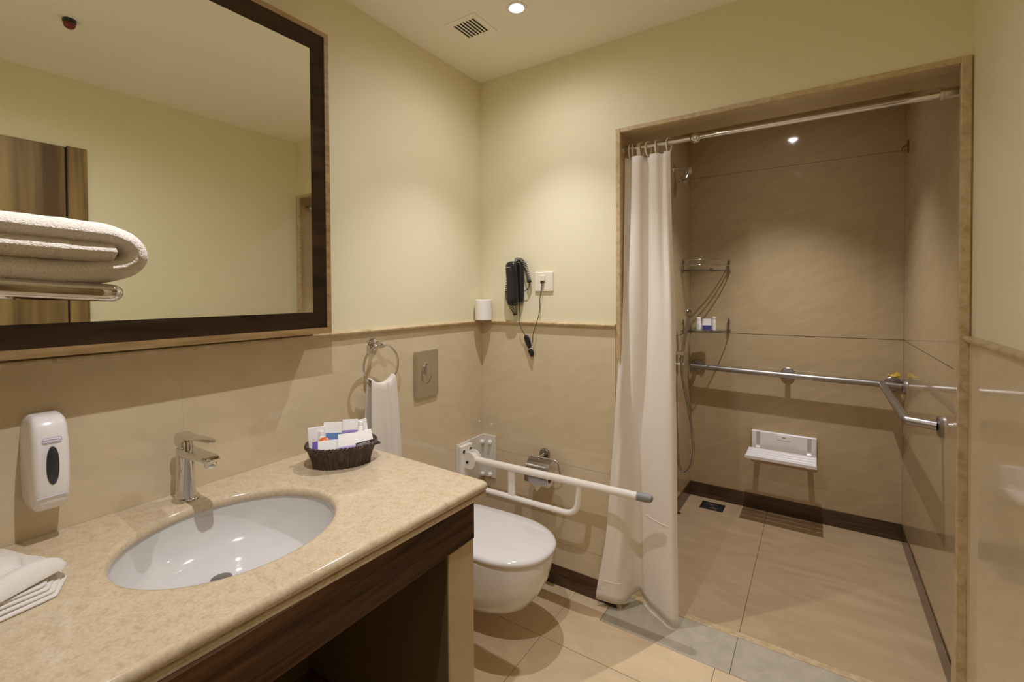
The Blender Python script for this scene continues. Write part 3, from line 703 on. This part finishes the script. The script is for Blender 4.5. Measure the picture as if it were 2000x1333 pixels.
# ================================================================== SHOWER CURTAIN
t_ = thing('curtain_rod', 'chrome shower curtain rod spanning the shower opening', 'curtain rod', (-.17, 1.950, 1.966))
ry_ = 1.950
tubeo('rod', [(XOL, ry_, 1.9665), (XOR+.016, ry_, 1.960)], .0105, M['chrome'], t_, 16)
latheo('wall_socket_end', [(.0150, 0), (.0155, .004), (.0150, .040), (.0115, .042)], (XOL+.0003, ry_, 1.9665), M['chrome'], t_, (1, 0, 0))
latheo('wall_socket_end', [(.0165, 0), (.0165, .048), (.0185, .049), (.0185, .058), (.0115, .060)], (XOR+.0195, ry_, 1.960), M['satin'], t_, (-1, 0, 0))
latheo('joint_ball', [(.0115, -.018), (.016, -.014), (.020, -.004), (.020, .004), (.016, .014), (.0115, .018)], (-.412, ry_, 1.9640), M['chrome'], t_, (1, 0, 0))
levels = [
 (1.925, [(-.694, 1.928), (-.686, 1.940), (-.677, 1.946), (-.668, 1.930), (-.646, 1.922), (-.626, 1.932), (-.615, 1.968), (-.597, 1.964), (-.588, 1.938), (-.560, 1.935), (-.542, 1.958), (-.528, 1.930), (-.507, 1.938)]),
 (1.60, [(-.694, 1.918), (-.688, 1.932), (-.680, 1.938), (-.671, 1.922), (-.648, 1.912), (-.624, 1.925), (-.613, 1.960), (-.596, 1.955), (-.582, 1.926), (-.553, 1.920), (-.532, 1.935), (-.514, 1.918), (-.497, 1.932)]),
 (1.30, [(-.694, 1.902), (-.689, 1.918), (-.682, 1.926), (-.673, 1.910), (-.650, 1.902), (-.622, 1.918), (-.612, 1.952), (-.596, 1.945), (-.577, 1.915), (-.545, 1.903), (-.520, 1.904), (-.497, 1.905), (-.484, 1.925)]),
 (.95, [(-.706, 1.858), (-.690, 1.866), (-.680, 1.900), (-.671, 1.920), (-.655, 1.915), (-.630, 1.93), (-.618, 1.950), (-.604, 1.938), (-.580, 1.905), (-.548, 1.892), (-.520, 1.888), (-.492, 1.888), (-.476, 1.906)]),
 (.65, [(-.724, 1.848), (-.706, 1.852), (-.688, 1.860), (-.672, 1.905), (-.660, 1.94), (-.640, 1.955), (-.626, 1.950), (-.611, 1.927), (-.583, 1.900), (-.550, 1.885), (-.520, 1.877), (-.486, 1.876), (-.469, 1.892)]),
 (.30, [(-.752, 1.843), (-.733, 1.846), (-.710, 1.851), (-.684, 1.868), (-.670, 1.940), (-.650, 1.965), (-.632, 1.962), (-.614, 1.935), (-.585, 1.912), (-.552, 1.893), (-.520, 1.880), (-.485, 1.873), (-.465, 1.888)]),
 (.030, [(-.795, 1.836), (-.770, 1.840), (-.742, 1.845), (-.708, 1.852), (-.682, 1.878), (-.668, 1.945), (-.650, 1.975), (-.630, 1.970), (-.592, 1.938), (-.556, 1.912), (-.520, 1.888), (-.484, 1.872), (-.462, 1.886)])]
NUc, NVc = 110, 64
ctrl = [[Vector((x, y, z)) for x, y in pts] for z, pts in levels]
cols = list(zip(*[cr(r, NUc) for r in ctrl]))          # per u: positions over levels
zk = [z for z, _ in levels]
bm = B(); grid = []
for j in range(NVc):
    q = j/(NVc-1); z = 1.925 + (.030-1.925)*q
    k = 0
    while k < len(zk)-2 and z < zk[k+1]: k += 1
    f = (zk[k]-z)/(zk[k]-zk[k+1]); f = min(max(f, 0), 1)
    row = []
    for i in range(NUc):
        P = cols[i]; p0 = P[max(k-1, 0)]; p1 = P[k]; p2 = P[k+1]; p3 = P[min(k+2, len(P)-1)]
        pt = 0.5*((2*p1)+(p2-p0)*f+(2*p0-5*p1+4*p2-p3)*f*f+(3*p1-p0-3*p2+p3)*f**3)
        s = i/(NUc-1)
        zz = z - (.016*s*q if s > .55 else 0) + .010*math.exp(-((s-.50)/.08)**2)*q
        wob = noise.noise(Vector((s*7, z*2.4, 3.1)))*.004
        row.append(bm.verts.new((pt.x+wob*.3, pt.y+wob-.0015, max(zz, .008))))
    grid.append(row)
for j in range(NVc-1):
    for i in range(NUc-1): bm.faces.new((grid[j][i], grid[j][i+1], grid[j+1][i+1], grid[j+1][i]))
t_ = thing('shower_curtain', 'long off-white fabric shower curtain gathered at the left of the opening', 'curtain', (-.60, 1.93, .02))
o = obj('fabric', bm, M['curtain'], t_, True, angle=80)
md = o.modifiers.new('thick', 'SOLIDIFY'); md.thickness = .0012; md.offset = 0
# heat-welded creases across the front panel and hem
def crease(name, z, s0, s1):
    P = []
    j = int((1.925-z)/(1.925-.03)*(NVc-1))
    for i in range(int(s0*NUc), int(s1*NUc), 3):
        c = cols[i]; k = 0
        while k < len(zk)-2 and z < zk[k+1]: k += 1
        f = (zk[k]-z)/(zk[k]-zk[k+1]); p = c[k].lerp(c[k+1], f)
        P.append((p.x, p.y-.0036, z-.012*(i/NUc)))
    tubeo(name, P, .0012, M['curtain'], t_, 5)
crease('hem_seam', .12, .02, .42); crease('crease', .42, .62, .95)
# hooks
hooks = [(-.678, 1.0, .10), (-.668, .9, -.25), (-.640, 1.0, .1), (-.630, 1.0, .28), (-.600, 1.0, .55), (-.566, 1.0, .05), (-.516, 1.0, .40)]
words = ['first', 'second', 'third', 'fourth', 'fifth', 'sixth', 'last']
for k, (hx, sc, rot) in enumerate(hooks):
    P = []
    zrod = 1.9665 - (hx-XOL)*.0061
    for i in range(26):
        a = math.radians(-70) + math.radians(320)*i/25
        yy = .0165*math.cos(a); zz = .0215*math.sin(a)
        zz -= .016 if zz > 0 else 0.016 - zz*0.9
        zz += .0125
        yr = yy; P.append((hx + yr*math.sin(rot), ry_ + yr*math.cos(rot), zrod+zz))
    o = tubeo('curtain_hook', P, .0034, M['hook'], None, 7, False, (hx, ry_, zrod))
    tag(o, f'cream plastic curtain hook on the rod, {words[k]} from the left', 'hook', 'curtain hooks on the shower rod')

# ================================================================== SHOWER FITTINGS
t_ = thing('overhead_shower', 'chrome overhead shower head on an arm from the left shower wall', 'shower head', (XSL+T, 2.80, 2.06))
latheo('flange', [(.024, 0), (.022, .005), (.010, .008)], (XSL+T, 2.80, 2.075), M['chrome'], t_, (1, 0, 0))
tubeo('arm', cr([(XSL+T, 2.80, 2.075), (XSL+.04, 2.802, 2.072), (XSL+.075, 2.806, 2.052)], 10), .0095, M['chrome'], t_)
latheo('ball_joint', [(.004, -.025), (.018, -.018), (.025, 0), (.018, .018), (.004, .025)], (XSL+.086, 2.806, 2.048), M['chrome'], t_)
ax = Vector((-.42, -.15, -.90))
latheo('spray_head', [(.015, .015), (.017, .028), (.025, .040), (.028, .062), (.027, .072), (.023, .072), (.001, .071)], (XSL+.086, 2.806, 2.048), M['chrome'], t_, ax)

t_ = thing('hand_shower', 'chrome hand shower with hanging hose on the left shower wall', 'hand shower', (XSL+T, 2.84, .99))
boxo('holder', (XSL+T, 2.828, .972), (XSL+.052, 2.872, .998), M['chrome'], t_, .006, 3)
tubeo('handle', cr([(-.678, 2.85, .955), (-.672, 2.85, 1.0), (-.660, 2.85, 1.09), (-.650, 2.85, 1.15), (-.643, 2.85, 1.195)], 18), [.009]*9+[.0105]*9, M['hose'], t_, 12)
latheo('spray_face', [(.006, -.014), (.018, -.010), (.023, 0), (.022, .008), (.018, .011), (.001, .012)], (-.640, 2.848, 1.222), M['hose'], t_, (.75, -.62, .1))
latheo('hose_nut', [(.010, 0), (.011, .004), (.011, .024), (.008, .030)], (-.680, 2.85, .93), M['hose'], t_)
tubeo('hose', cr([(-.680, 2.85, .935), (-.678, 2.85, .87), (-.665, 2.85, .78), (-.640, 2.85, .66), (-.620, 2.85, .52), (-.613, 2.85, .42), (-.622, 2.85, .34), (-.645, 2.85, .288), (-.672, 2.85, .275), (-.692, 2.84, .32), (-.700, 2.82, .50), (-.700, 2.80, .72), (-.703, 2.78, .86)], 70), .0075, M['hose'], t_, 10)
latheo('wall_outlet', [(.022, 0), (.020, .006), (.010, .009)], (XSL+T, 2.78, .87), M['chrome'], t_, (1, 0, 0))

# corner shelves
def corner_shelf(z, label, rails, R=.245):
    x0, y0_ = XSL+T+.004, YS-T-.004
    t2 = thing('corner_shelf', label, 'shelf', (x0+.08, y0_-.08, z), 'glass corner shelves in the shower')
    n = 20; P = [Vector((x0, y0_, 0))] + [Vector((x0+R*math.cos(a), y0_-R*math.sin(a), 0)) for a in [math.pi/2*k/n for k in range(n+1)]]
    bm = B(); loft(bm, [[p+Vector((0, 0, z-.006)) for p in P], [p+Vector((0, 0, z)) for p in P]]); obj('glass_plate', bm, M['glass'], t2)
    for px, py in ((x0+R-.012, y0_-.010), (x0+.010, y0_-R+.012)):
        latheo('post', [(.006, -.022), (.0075, -.018), (.0075, -.002), (.005, .002), (.0045, .034), (.007, .038), (.0075, .046), (.006, .054), (.0045, .066), (.001, .068)], (px, py, z), M['steel_dark'], t2, seg=14)
    for rz_ in rails:
        tubeo('gallery_rail', [(x0+(R-.006)*math.cos(a), y0_-(R-.006)*math.sin(a), z+rz_) for a in [.04+(math.pi/2-.08)*k/24 for k in range(25)]], .0032, M['chrome'], t2, 8)
    tubeo('support_edge', [(x0+(R-.004)*math.cos(a), y0_-(R-.004)*math.sin(a), z-.009) for a in [.04+(math.pi/2-.08)*k/24 for k in range(25)]], .003, M['steel_dark'], t2, 8)
    latheo('corner_knob', [(.008, -.012), (.009, 0), (.008, .010), (.002, .012)], (x0+.16, y0_-.172, z-.004), M['steel_dark'], t2, seg=12)
corner_shelf(1.487, 'upper glass corner shelf with two chrome rails in the shower', (.028, .060))
corner_shelf(1.112, 'lower glass corner shelf holding toiletries in the shower', ())
zs_ = 1.1122
t_ = thing('shampoo_bottle', 'small white bottle with cap at the left on the lower corner shelf', 'bottle', (-.634, 3.10, zs_))
latheo('body', [(.014, 0), (.0155, .002), (.0155, .050), (.0145, .055)], (-.634, 3.10, zs_), M['plastic_white'], t_, seg=20)
latheo('cap', [(.0135, .056), (.014, .058), (.014, .074), (.012, .076)], (-.634, 3.10, zs_), M['card'], t_, seg=20)
boxo('label_print', (-.642, 3.0840, zs_+.018), (-.630, 3.0852, zs_+.034), M['print'], t_)
t_ = thing('soap_box', 'small white box with navy base band on the lower corner shelf', 'box', (-.586, 3.105, zs_))
mtx = Matrix.Translation((-.586, 3.105, 0)) @ Matrix.Rotation(.12, 4, 'Z')
boxo('carton', (-.026, -.010, zs_+.026), (.026, .010, zs_+.066), M['card'], t_, .0005, 1, mtx)
boxo('navy_band', (-.026, -.010, zs_), (.026, .010, zs_+.026), M['navy'], t_, .0005, 1, mtx)
t_ = thing('lotion_tube', 'slim white tube standing right of the box on the lower corner shelf', 'tube', (-.545, 3.10, zs_))
latheo('body', [(.0105, 0), (.0115, .002), (.011, .05), (.010, .066)], (-.545, 3.10, zs_), M['plastic_white'], t_, seg=18)
latheo('cap', [(.010, .066), (.0108, .067), (.0108, .080), (.009, .081)], (-.545, 3.10, zs_), M['card'], t_, seg=18)

# L-shaped grab bar
t_ = thing('shower_grab_bar', 'brushed steel grab bar running along the back and right shower walls', 'grab bar', (-.15, YS-T, .855))
bz, by, br = .857, YS-.073, .0165
tubeo('back_bar', [(-.690, by, bz+.012), (-.15, by, bz), (.288, by, bz-.006), (XSR-.020, by, bz-.010)], br, M['steel'], t_, 18)
P = fillet([(.284, by, bz-.006), (.280, 2.30, bz-.004), (XSR-.018, 2.272, bz-.006)], .008, 3)
tubeo('side_bar', P, br, M['steel'], t_, 18)
def flange(o, ax_, stub=.06):
    o = Vector(o); ax_ = Vector(ax_)
    latheo('flange', [(.038, 0), (.038, .008), (.034, .012), (.018, .013)], o, M['steel'], t_, ax_, 28)
    if stub: tubeo('stand_off', [o+ax_*.012, o+ax_*stub], .0135, M['steel'], t_, 12)
flange((-.662, YS-T, bz+.011), (0, -1, 0)); flange((-.152, YS-T, bz), (0, -1, 0)); flange((.335, YS-T, bz-.008), (0, -1, 0))
flange((XSR-T, by, bz-.010), (-1, 0, 0), 0); flange((XSR-T, 2.272, bz-.006), (-1, 0, 0), 0)
bm = B(); random.seed(3); pts = []
for i in range(7):
    pts.append([Vector((.312+.052*i/6, YS-T-.016-.008*random.random()-.006*(k == 1), .884+.014*k/2+.005*random.random()+(.012 if i in (4, 5) and k == 2 else 0))) for k in range(3)])
vr = loft(bm, pts, False)
o = tag(obj('tape_scrap', bm, M['yellow'], None, False, (.33, YS-.03, .89)), 'crumpled yellow tape scrap stuck above the grab bar corner', 'tape')
md = o.modifiers.new('thick', 'SOLIDIFY'); md.thickness = .002

# fold-down seat
t_ = thing('shower_bench', 'white fold-down slatted shower seat on the shower back wall', 'shower seat', (-.18, YS-T, .40))
boxo('back_plate', (-.343, YS-T-.024, .372), (-.004, YS-T, .496), M['plastic_white'], t_, .006, 2)
for xx in (-.305, -.042):
    boxo('hinge_slot', (xx-.010, YS-T-.0265, .400), (xx+.010, YS-T-.022, .492), M['taupe'], t_)
    boxo('hinge_arm', (xx-.013, 2.985, .374), (xx+.013, YS-T-.020, .392), M['plastic_white'], t_, .003, 1)
    boxo('hinge_block', (xx-.013, YS-T-.062, .378), (xx+.013, YS-T-.024, .408), M['plastic_white'], t_, .003, 1)
boxo('badge', (-.205, YS-T-.0262, .458), (-.135, YS-T-.022, .488), M['card'], t_, .002, 1)
latheo('badge_mark', [(.011, 0), (.010, .0006), (.001, .0008)], (-.17, YS-T-.0264, .474), M['steel_dark'], t_, (0, -1, 0), 18, 1.0, .28)
for k in range(4):
    y_ = 2.962 + k*.0435
    boxo('slat', (-.352, y_, .391), (-.004, y_+.0400, .405), M['plastic_white'], t_, .005, 3)
bm = B(); 
loft(bm, [[Vector((x, 2.958, z)) for x in (-.353, -.003) for z in ((.388, .404) if x < -.1 else (.404, .388))], [Vector((x, 2.964, z)) for x in (-.353, -.003) for z in ((.388, .404) if x < -.1 else (.404, .388))]])
obj('front_lip', bm, M['plastic_white'], t_)

# floor drain
t_ = thing('floor_drain', 'square dark metal floor drain at the back left of the shower floor', 'drain', (-.55, 3.088, 0))
bm = B()
for a, b_ in (((-.617, 3.036), (-.605, 3.140)), ((-.495, 3.036), (-.483, 3.140)), ((-.605, 3.036), (-.495, 3.047)), ((-.605, 3.129), (-.495, 3.140))):
    box(bm, (a[0], a[1], .0002), (b_[0], b_[1], .004))
obj('frame', bm, M['drain'], t_)
boxo('grate', (-.605, 3.047, .0002), (-.495, 3.129, .002), M['dark_hole'], t_)
tubeo('grate_ring', [(-.55+.042*math.cos(a), 3.088+.032*math.sin(a), .003) for a in [2*math.pi*k/28 for k in range(28)]], .0025, M['steel_dark'], t_, 6, True)
tubeo('grate_ring', [(-.55+.022*math.cos(a), 3.088+.016*math.sin(a), .003) for a in [2*math.pi*k/24 for k in range(24)]], .0022, M['steel_dark'], t_, 6, True)
for k in range(3):
    boxo('grate_bar', (-.575+.022*k, 3.052, .002), (-.569+.022*k, 3.124, .0034), M['drain'], t_)

# robe hook high on the right shower wall
t_ = thing('robe_hook', 'small brass robe hook high on the right shower wall', 'hook', (XSR-T, 3.10, 2.085))
boxo('plate', (XSR-T-.004, 3.088, 2.055), (XSR-T, 3.108, 2.120), M['brass'], t_, .0015, 1)
tubeo('prong', cr([(XSR-T-.004, 3.098, 2.095), (XSR-T-.020, 3.098, 2.088), (XSR-T-.030, 3.098, 2.074), (XSR-T-.026, 3.098, 2.062), (XSR-T-.012, 3.098, 2.062)], 14), .0045, M['brass'], t_, 8)

# ================================================================== TOWEL RACK AND BATH TOWEL
t_ = thing('towel_rack', 'chrome towel rack jutting over the near end of the counter', 'towel rack', (-.85, YF, 1.36))
rx, rl, ye = -.656, -1.12, .187
def tz(y): return 1.3592 - (y-.098)*.074
P = fillet([(rx, YF, tz(YF)), (rx, ye, tz(ye)), (rl, ye, tz(ye)), (rl, YF, tz(YF))], .017, 6)
tubeo('outer_rail', P, .0094, M['chrome'], t_, 16)
for yy in (-.08, .03, .11):
    tubeo('cross_bar', [(rx, yy, tz(yy)), (rl, yy, tz(yy))], .005, M['chrome'], t_, 10)
for xx in (rx, rl):
    latheo('flange', [(.024, 0), (.022, .006), (.011, .010)], (xx, YF, tz(YF)), M['chrome'], t_, (0, 1, 0))
t_ = thing('bath_towel', 'thick folded off-white bath towel lying on the chrome rack', 'towel', (-.85, .04, 1.37))
def ribbon(path, th, x0, x1, nx=26, seed=0, name='fold'):
    """thick ribbon following path (y,z), extruded from x0 to x1, with soft edges"""
    P = cr([Vector((0, y, z)) for y, z in path], 60); n = len(P)
    Nn = []
    for i in range(n):
        t0 = (P[min(i+1, n-1)]-P[max(i-1, 0)]).normalized(); Nn.append(Vector((0, -t0.z, t0.y)))
    prof = []
    for i in range(n): prof.append((P[i], Nn[i], 1))
    rings = []
    for j in range(nx+1):
        q = j/nx; x = x0+(x1-x0)*q
        e_ = min(q, 1-q)*abs(x1-x0); k = min(e_/(th*.5), 1); k = math.sqrt(max(1-(1-k)**2, 0.02))
        up, dn = [], []
        for i in range(n):
            end = min(i, n-1-i)/(n-1); ke = 1
            w_ = noise.noise(Vector((P[i].y*14, P[i].z*20+seed, x*9)))*.0032 + noise.noise(Vector((P[i].y*60, seed+P[i].z*60, x*50)))*.0012
            up.append(P[i]+Nn[i]*(th*.5*k*ke+w_)+Vector((x, 0, 0))); dn.append(P[i]-Nn[i]*(th*.5*k*ke-w_*.5)+Vector((x, 0, 0)))
        rings.append(up+dn[::-1])
    bm = B(); loft(bm, rings); return obj(name, bm, M['towel_bath'], t_, True, angle=80)
xa, xbk = -.645, -1.04
ribbon([(-0.1804, 1.4331), (-0.0420, 1.4289), (0.0503, 1.4243), (0.1258, 1.4213), (0.1720, 1.4180), (0.1946, 1.4112), (0.2039, 1.4003), (0.2035, 1.3903), (0.1930, 1.3810), (0.1636, 1.3756), (0.1091, 1.3764), (0.0503, 1.3794), (-0.0420, 1.3861), (-0.1804, 1.3945)], .0262, xa, xbk, 26, 1, 'outer_fold')
ribbon([(-0.1804, 1.4150), (-0.0420, 1.4091), (0.0503, 1.4029), (0.1175, 1.3991), (0.1600, 1.3982), (0.1840, 1.3978)], .0215, xa+.004, xbk, 26, 5, 'inner_fold')

# folded face towels on the counter, near left end
t_ = thing('face_towel', 'white face towel folded flat in layers at the near end of the counter', 'towel', (-1.23, .1, ZT), 'face towels on the counter')
def pad(name, z0_, z1_, pts, par, mat=M['towel']):
    P = fillet([Vector((x, y, 0)) for x, y in pts] , .008, 4)
    c = sum((p for p in P), Vector())/len(P)
    rings = []
    for f, ins in ((0, .004), (.2, .001), (.5, 0), (.8, .001), (1, .005)):
        rg_ = []
        for p in P:
            sag = 1 - .45*min(max((p.y-.17)/.08, 0), 1)
            z = ZT+.0006 + (z0_-ZT-.0006)*sag + (z1_-z0_)*f*(.6+.4*sag)
            rg_.append(Vector((p.x+(c.x-p.x)*ins*4 + noise.noise(Vector((p.x*30, p.y*30, z0_*300)))*.003, p.y+(c.y-p.y)*ins*4 + noise.noise(Vector((p.y*30, p.x*30, z0_*300)))*.004, z+noise.noise(Vector((p.x*25, p.y*25, z0_*90)))*.0008*(f > .1))))
        rings.append(rg_)
    bm = B(); loft(bm, rings); obj(name, bm, mat, par, True, angle=70)
for k in range(4):
    dz = .0064; sh = .0075*k
    pad('layer', ZT+.0006+k*dz, ZT+(k+1)*dz-.0004, [(-1.098-sh*.8, -.16), (-1.098-sh*.8, .14), (-1.112-sh, .226-sh*.5), (-1.176-sh, .252-sh*.7), (-1.30, .246-sh), (-1.37, .20), (-1.37, -.16)], t_)
boxo('blue_print', (-.004, -.03, 0), (.012, .012, .0012), M['towel_blue'], t_, 0, 1, Matrix.Translation((-1.222, .222, ZT+.0262)) @ Matrix.Rotation(.5, 4, 'Z'))
t_ = thing('face_towel', 'crumpled white face towel lying on top of the flat folded one', 'towel', (-1.27, .08, ZT+.026), 'face towels on the counter')
bm = B(); NU, NV = 40, 26; top = []
ang = math.atan2(.9, -.45); ca, sa = math.cos(ang), math.sin(ang)
for j in range(NV):
    row = []
    for i in range(NU):
        a = i/(NU-1); b_ = j/(NV-1)                    # a along fold, b across
        L_ = -.30+.345*a; W_ = -.135+.215*b_
        x = -1.262 + L_*ca - W_*sa*-1*-1; y = .150 + L_*sa + W_*ca
        edge = min(1, min(b_, 1-b_)*9, (1-a)*10)
        end = .012*math.sin(b_*14)*(a > .9)
        hgt = (.008+.016*abs(math.sin(b_*8.2+.4+.5*a))**.8+.004*noise.noise(Vector((a*4, b_*6, 1))))*math.sqrt(max(edge, 0.0))
        row.append((x+end*ca, y+end*sa, ZT+.0268+hgt))
    top.append(row)
vt = [[bm.verts.new(p) for p in r] for r in top]; vb = [[bm.verts.new((p[0], p[1], ZT+.0264)) for p in r] for r in top]
for j in range(NV-1):
    for i in range(NU-1):
        bm.faces.new((vt[j][i], vt[j][i+1], vt[j+1][i+1], vt[j+1][i])); bm.faces.new((vb[j][i], vb[j+1][i], vb[j+1][i+1], vb[j][i+1]))
for i in range(NU-1):
    bm.faces.new((vt[0][i], vb[0][i], vb[0][i+1], vt[0][i+1])); bm.faces.new((vt[-1][i], vt[-1][i+1], vb[-1][i+1], vb[-1][i]))
for j in range(NV-1):
    bm.faces.new((vt[j][0], vt[j+1][0], vb[j+1][0], vb[j][0])); bm.faces.new((vt[j][-1], vb[j][-1], vb[j+1][-1], vt[j+1][-1]))
obj('cloth', bm, M['towel'], t_, True, angle=75)

# ================================================================== TOILETRY BASKET
bc = Vector((-1.245, .905, ZT)); ua = Vector((.60, .80, 0)); va = Vector((-.80, .60, 0))
BM = Matrix((ua, va, Vector((0, 0, 1)))).transposed().to_4x4(); BM.translation = bc
t_ = thing('wicker_basket', 'dark brown oval wicker basket of toiletries on the counter', 'basket', bc)
def oval(a, b_, z, n, ph=0, rip=0, m=0):
    return [BM @ Vector(((a+rip*math.cos(m*(k/n)*2*math.pi+ph))*math.copysign(abs(math.cos(2*math.pi*k/n))**.86, math.cos(2*math.pi*k/n)), (b_+rip*math.cos(m*(k/n)*2*math.pi+ph))*math.copysign(abs(math.sin(2*math.pi*k/n))**.86, math.sin(2*math.pi*k/n)), z)) for k in range(n)]
n = 320; bm = B(); rg = []
hs = [i/12 for i in range(13)]
for i, f in enumerate(hs):
    a = .083+.019*f**1.3; b_ = .061+.017*f**1.3; rg.append(oval(a, b_, .001+.060*f, n, 0, .0017+.0009*(i % 2), 40))
inn = []
for i, f in enumerate(reversed(hs)):
    a = .078+.019*f**1.3; b_ = .056+.017*f**1.3; inn.append(oval(a, b_, .005+.056*f, n, 0, .001, 40))
loft(bm, rg+inn); obj('woven_body', bm, M['wicker'], t_, True, angle=80)
for k in range(3):
    P = []
    for i in range(240):
        a = 2*math.pi*i/240; tw = 24*a + k*2.094
        rr_ = .0038; ax_, bx_ = .1025+rr_*math.cos(tw), .0785+rr_*math.cos(tw)
        P.append(BM @ Vector((ax_*math.copysign(abs(math.cos(a))**.86, math.cos(a)), bx_*math.copysign(abs(math.sin(a))**.86, math.sin(a)), .0635+rr_*math.sin(tw))))
    tubeo('rim_braid', P, .0027, M['wicker'], t_, 6, True)
tubeo('end_loop', cr([BM @ Vector(p) for p in ((.103, -.012, .060), (.112, -.010, .055), (.115, .004, .048), (.106, .012, .045), (.098, .010, .042))], 16), .0026, M['wicker'], t_, 6)
# toiletries: local frame (X along the basket, Y away from the camera, Z up)
G_ = 'toiletries in the wicker basket'
def carton(name, label, cat, size, pos, tilt=0, yaw=0, roll=0, bands=(), printed=True):
    """box of size (sx,sy,sz) standing on local pos, bands: (z0,z1,mat) on the front"""
    sx_, sy_, sz_ = size
    m_ = BM @ Matrix.Translation(Vector(pos)) @ Matrix.Rotation(yaw, 4, 'Z') @ Matrix.Rotation(tilt, 4, 'X') @ Matrix.Rotation(roll, 4, 'Y')
    t2 = thing(name, label, cat, m_.translation, G_)
    boxo('carton', (-sx_/2, -sy_/2, 0), (sx_/2, sy_/2, sz_), M['card'], t2, .0006, 1, m_)
    for x0, x1, z0_, z1_, mt_ in bands:
        boxo('printed_band', (x0*sx_-sx_/2-.0002*(x0 == 0), -sy_/2-.0005, z0_*sz_), (x1*sx_-sx_/2+.0002*(x1 == 1), -sy_/2+.001, z1_*sz_), mt_, t2, 0, 1, m_)
    return t2, m_
tl = -.30
carton('soap_carton', 'tall white carton with a blue base band, left of the upright pair in the basket', 'box', (.055, .016, .077), (-.030, .022, .045), tl, 0, .05, ((0, 1, .30, .56, M['blue']),))
carton('soap_carton', 'tall white carton with a violet base band, right of the upright pair in the basket', 'box', (.048, .016, .081), (.0225, .022, .045), tl, 0, .05, ((0, 1, .36, .58, M['violet']),))
carton('dental_carton', 'plain tall white carton standing at the left end of the basket', 'box', (.050, .018, .090), (-.070, .010, .024), -.20, .10, -.03)
carton('comb_sleeve', 'white paper sleeve standing at the right end of the basket', 'sleeve', (.052, .006, .088), (.060, .022, .034), -.30, -.1, -.14)
for xx, yy, zz, lab, rl in ((-.0565, -.012, .046, 'small white capped bottle leaning beside the left carton in the basket', .05), (.053, .004, .060, 'small white capped bottle leaning against the paper sleeve in the basket', -.08)):
    m_ = BM @ Matrix.Translation((xx, yy, zz)) @ Matrix.Rotation(-.30, 4, 'X') @ Matrix.Rotation(-rl, 4, 'Y')
    t2 = thing('lotion_bottle', lab, 'bottle', m_.translation, G_)
    for nm, pr, mt_ in (('body', [(.0085, 0), (.0095, .003), (.0095, .042), (.008, .046)], M['plastic_white']), ('cap', [(.008, .046), (.0085, .048), (.0085, .060), (.007, .062)], M['card'])):
        bm = B(); loft(bm, [[m_ @ Vector((r*math.cos(2*math.pi*k/18), r*math.sin(2*math.pi*k/18), z)) for k in range(18)] for r, z in pr]); obj(nm, bm, mt_, t2, True)
bm = B(); m_ = BM @ Matrix.Translation((-.050, -.022, .078)) @ Matrix.Rotation(.9, 4, 'X')
loft(bm, [[m_ @ Vector((.015*q*math.cos(2*math.pi*k/20), .012*q*math.sin(2*math.pi*k/20), z)) for k in range(20)] for q, z in ((.7, 0), (1, .003), (1, .007), (.6, .010), (.05, .011))])
tag(obj('soap_sachet', bm, M['orange'], None, True, m_.translation), 'round orange-red wrapped soap in the basket behind the purple-ended box', 'soap', G_)
carton('flat_box', 'white box with a deep purple end lying at the front left of the basket', 'box', (.078, .012, .034), (-.043, -.044, .052), -.45, -.06, -.04, ((0, .20, 0, 1, M['purple']),))
carton('flat_box', 'white box with a lilac lower edge lying at the front middle of the basket', 'box', (.050, .012, .052), (.016, -.054, .052), -.50, .0, -.03, ((0, 1, 0, .26, M['lilac']),))
carton('flat_box', 'plain white box lying at the front right of the basket', 'box', (.058, .014, .034), (.064, -.026, .066), -.50, .14, -.10)

# ------------------------------------------------------------------ pieces of parts: hang each under the part it belongs to
SUB = {'hinge_screw': 'hinge_channel', 'hinge_pin': 'hinge_bracket', 'hinge_barrel': 'hinge_bracket', 'logo_text': 'body', 'logo_outline': 'body',
       'push_bar_groove': 'body', 'aerator': 'spout', 'badge_mark': 'badge', 'badge_dot': 'badge', 'printed_band': 'carton', 'navy_band': 'carton',
       'grate_ring': 'grate', 'grate_bar': 'grate', 'hem_seam': 'fabric', 'crease': 'fabric', 'stand_off': 'flange', 'label_print': 'body',
       'full_flush_button': 'button_ring', 'half_flush_button': 'button_ring', 'spray_face': 'handle', 'hose_nut': 'handle', 'hinge_slot': 'back_plate',
       'tie': 'bundle', 'clamp': 'post', 'end_cap': 'upper_bar', 'cartridge_collar': 'body', 'spray_head': 'ball_joint', 'prong': 'plate', 'core': 'paper'}
def centre(o):
    return sum((Vector(c) for c in o.bound_box), Vector())/8
for root in [o for o in bpy.data.objects if o.parent is None]:
    kids = list(root.children)
    for k in kids:
        want = SUB.get(k.name.split('.')[0])
        if not want: continue
        sib = [q for q in kids if q.name.split('.')[0] == want]
        if not sib: continue
        p_ = min(sib, key=lambda q: (centre(q)-centre(k)).length)
        k.parent = p_                       # every part sits at its thing's origin, so nothing moves
